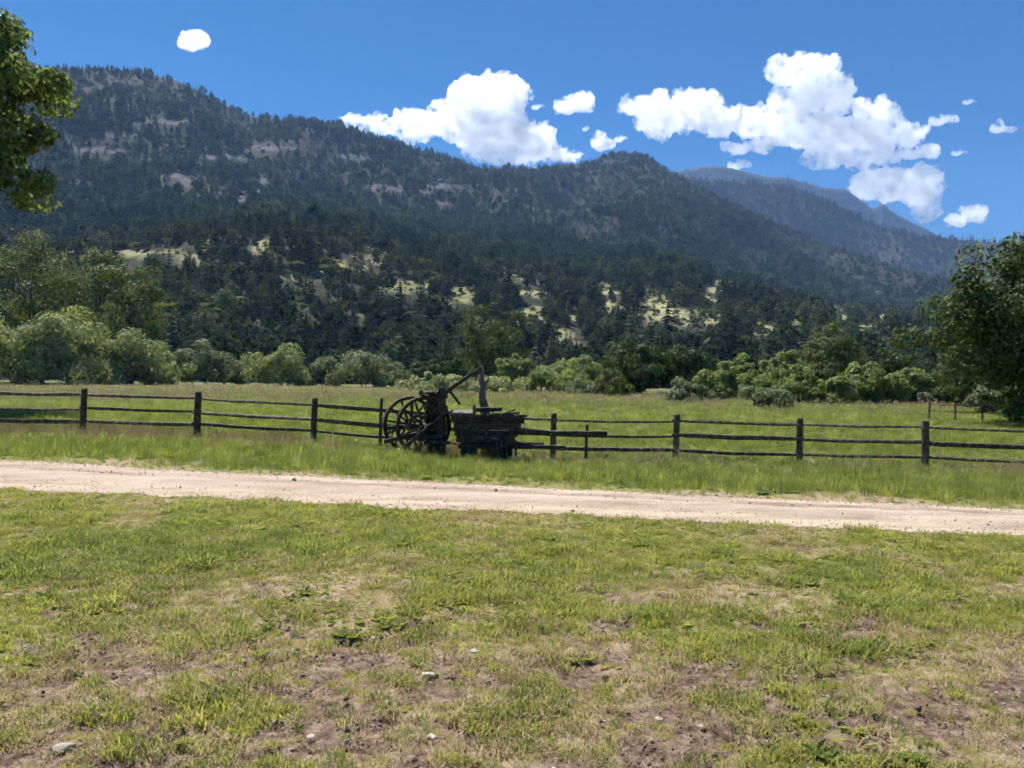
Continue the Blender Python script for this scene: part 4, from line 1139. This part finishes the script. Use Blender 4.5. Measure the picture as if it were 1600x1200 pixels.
# ------------------------------------------------------------------ clouds (beyond the haze)
def cloud_mat():
    m, nt, out = nmat('cumulus')
    tc = nt.nodes.new('ShaderNodeTexCoord')
    nz = noise(nt, 0.0095, 7, 0.66, tc.outputs['Object'])
    mr = nt.nodes.new('ShaderNodeMapRange'); mr.inputs['From Min'].default_value = 0.44; mr.inputs['From Max'].default_value = 0.60
    mr.inputs['To Min'].default_value = 0.0; mr.inputs['To Max'].default_value = 0.034; nt.links.new(nz, mr.inputs[0])
    v = nt.nodes.new('ShaderNodeVolumeScatter'); nt.links.new(mr.outputs[0], v.inputs['Density'])
    v.inputs['Color'].default_value = (1, 1, 1, 1); v.inputs['Density'].default_value = 0.012; v.inputs['Anisotropy'].default_value = 0.75
    nt.links.new(v.outputs[0], out.inputs['Volume'])
    m.cycles.volume_step_rate = 0.6
    return m
M_cloud = cloud_mat()
tex1 = bpy.data.textures.new('billow', 'CLOUDS'); tex1.noise_scale = 110; tex1.noise_depth = 4
tex2 = bpy.data.textures.new('wisp', 'CLOUDS'); tex2.noise_scale = 38; tex2.noise_depth = 3
YC = 8000.0
def cloud(blobs, label, seed, rough=1.0):
    r = random.Random(seed)
    cx = sum(b[0] for b in blobs) / len(blobs); cy = sum(b[1] for b in blobs) / len(blobs)
    c0 = P(cx, cy, YC); s = YC / F
    bm = bmesh.new()
    def ball(p, rx_, ry_, rz_):
        mt = Matrix.Translation(p) @ Matrix.Diagonal((rx_, ry_, rz_, 1))
        bmesh.ops.create_icosphere(bm, subdivisions=2, radius=1, matrix=mt)
    for (bx, by, a, b) in blobs:
        p = P(bx, by, YC) - c0
        a, b = a * s, b * s; dpt = min(a, b) * 1.3
        ball(p, a * 1.04, dpt * 0.95, b * 1.04)
        for _ in range(int(9 + a / 14)):
            an = r.uniform(0, 6.28); el = r.uniform(-0.35, 1.0)
            d = Vector((math.cos(an), math.sin(an) * 0.8, el)).normalized()
            q = r.uniform(0.18, 0.36) * (a * b) ** 0.5
            ball(p + Vector((d.x * a * 0.85, d.y * dpt * 0.8, d.z * b * 0.85)), q, q, q * 0.85)
    me = bpy.data.meshes.new('cloud'); bm.to_mesh(me); bm.free(); me.materials.append(M_cloud)
    o = link('cloud', me); o.location = c0
    md = o.modifiers.new('union', 'REMESH'); md.mode = 'VOXEL'; md.voxel_size = 11
    dp = o.modifiers.new('billow', 'DISPLACE'); dp.texture = tex1; dp.texture_coords = 'LOCAL'; dp.strength = 190 * rough; dp.mid_level = 0.5
    d2 = o.modifiers.new('wisp', 'DISPLACE'); d2.texture = tex2; d2.texture_coords = 'LOCAL'; d2.strength = 80 * max(rough, 0.5); d2.mid_level = 0.5
    r2 = o.modifiers.new('close', 'REMESH'); r2.mode = 'VOXEL'; r2.voxel_size = 11
    tag(o, label, 'cloud', 'cumulus clouds over the mountains')
    return o
cloud([(302, 63, 25, 16)], 'single tiny white cloud above the left mountain', 1, 0.5)
cloud([(548, 188, 20, 9), (590, 196, 32, 14), (650, 196, 40, 24), (690, 185, 28, 24), (735, 150, 36, 30), (782, 148, 44, 32), (760, 200, 70, 36), (830, 222, 40, 28), (850, 212, 18, 20), (800, 238, 80, 20), (880, 244, 28, 9)], 'big towering white cloud behind the middle of the mountain crest', 2)
cloud([(884, 164, 20, 14), (906, 161, 24, 16)], 'small oval cloud to the right of the towering cloud', 3, 0.6)
cloud([(936, 216, 12, 12), (945, 226, 16, 11)], 'small ragged cloud just above the rounded summit', 4, 0.6)
cloud([(990, 165, 22, 16), (1030, 182, 38, 32), (1080, 172, 48, 30), (1120, 188, 40, 24), (1190, 190, 60, 24), (1225, 112, 30, 22), (1268, 112, 44, 28), (1300, 150, 32, 34), (1245, 160, 40, 24), (1262, 205, 70, 26), (1320, 215, 80, 28), (1370, 180, 30, 26), (1400, 208, 50, 20), (1350, 165, 18, 14),
       (1290, 248, 40, 14), (1350, 245, 60, 18), (1390, 290, 60, 26), (1436, 292, 32, 34), (1447, 332, 22, 14)], 'largest sprawling white cloud on the right with a tall head', 5)
cloud([(1150, 230, 26, 10), (1188, 228, 24, 12)], 'flat cloud under the left arm of the sprawling cloud', 6, 0.5)
cloud([(1156, 257, 20, 8)], 'small low cloud touching the far blue mountain crest', 7, 0.4)
cloud([(1474, 187, 24, 8)], 'thin sliver cloud at the right tip of the sprawling cloud', 8, 0.4)
cloud([(1425, 237, 18, 10), (1448, 237, 20, 12)], 'small cloud under the right shoulder of the sprawling cloud', 9, 0.5)
cloud([(1497, 342, 20, 13), (1520, 335, 24, 14)], 'small oval cloud low above the right ridge', 10, 0.5)
cloud([(1560, 195, 10, 9), (1576, 203, 10, 7)], 'faint wisp of cloud near the right edge of the sky', 11, 0.6)
cloud([(1516, 158, 11, 4)], 'faintest sliver of cloud high on the right', 12, 0.3)
cloud([(842, 166, 12, 4)], 'faint scrap of cloud between the towering and the oval cloud', 13, 0.3)
cloud([(972, 216, 11, 5)], 'tiny flat scrap of cloud at the left foot of the sprawling cloud', 15, 0.4)
cloud([(906, 241, 9, 5)], 'tiny scrap of cloud resting on the crest left of the rounded summit', 16, 0.4)
cloud([(1500, 238, 14, 4)], 'faint flat streak of cloud right of the sprawling cloud', 17, 0.3)
cloud([(918, 200, 7, 4)], 'tiny scrap of cloud above the small ragged one', 14, 0.3)

# ------------------------------------------------------------------ haze
HB = ((-4600, -420, -5), (4600, 3980, 1010))
mb = MB(); c = [(a + b) / 2 for a, b in zip(*HB)]; d = [b - a for a, b in zip(*HB)]
mb.box(c, d)
m, nt, out = nmat('mountain_air')
pv = nt.nodes.new('ShaderNodeVolumePrincipled')
pv.inputs['Color'].default_value = (0.34, 0.56, 1.0, 1)
pv.inputs['Density'].default_value = 0.00011
pv.inputs['Anisotropy'].default_value = 0.1
nt.links.new(pv.outputs[0], out.inputs['Volume'])
tag(mb.build('haze', m), kind='stuff')
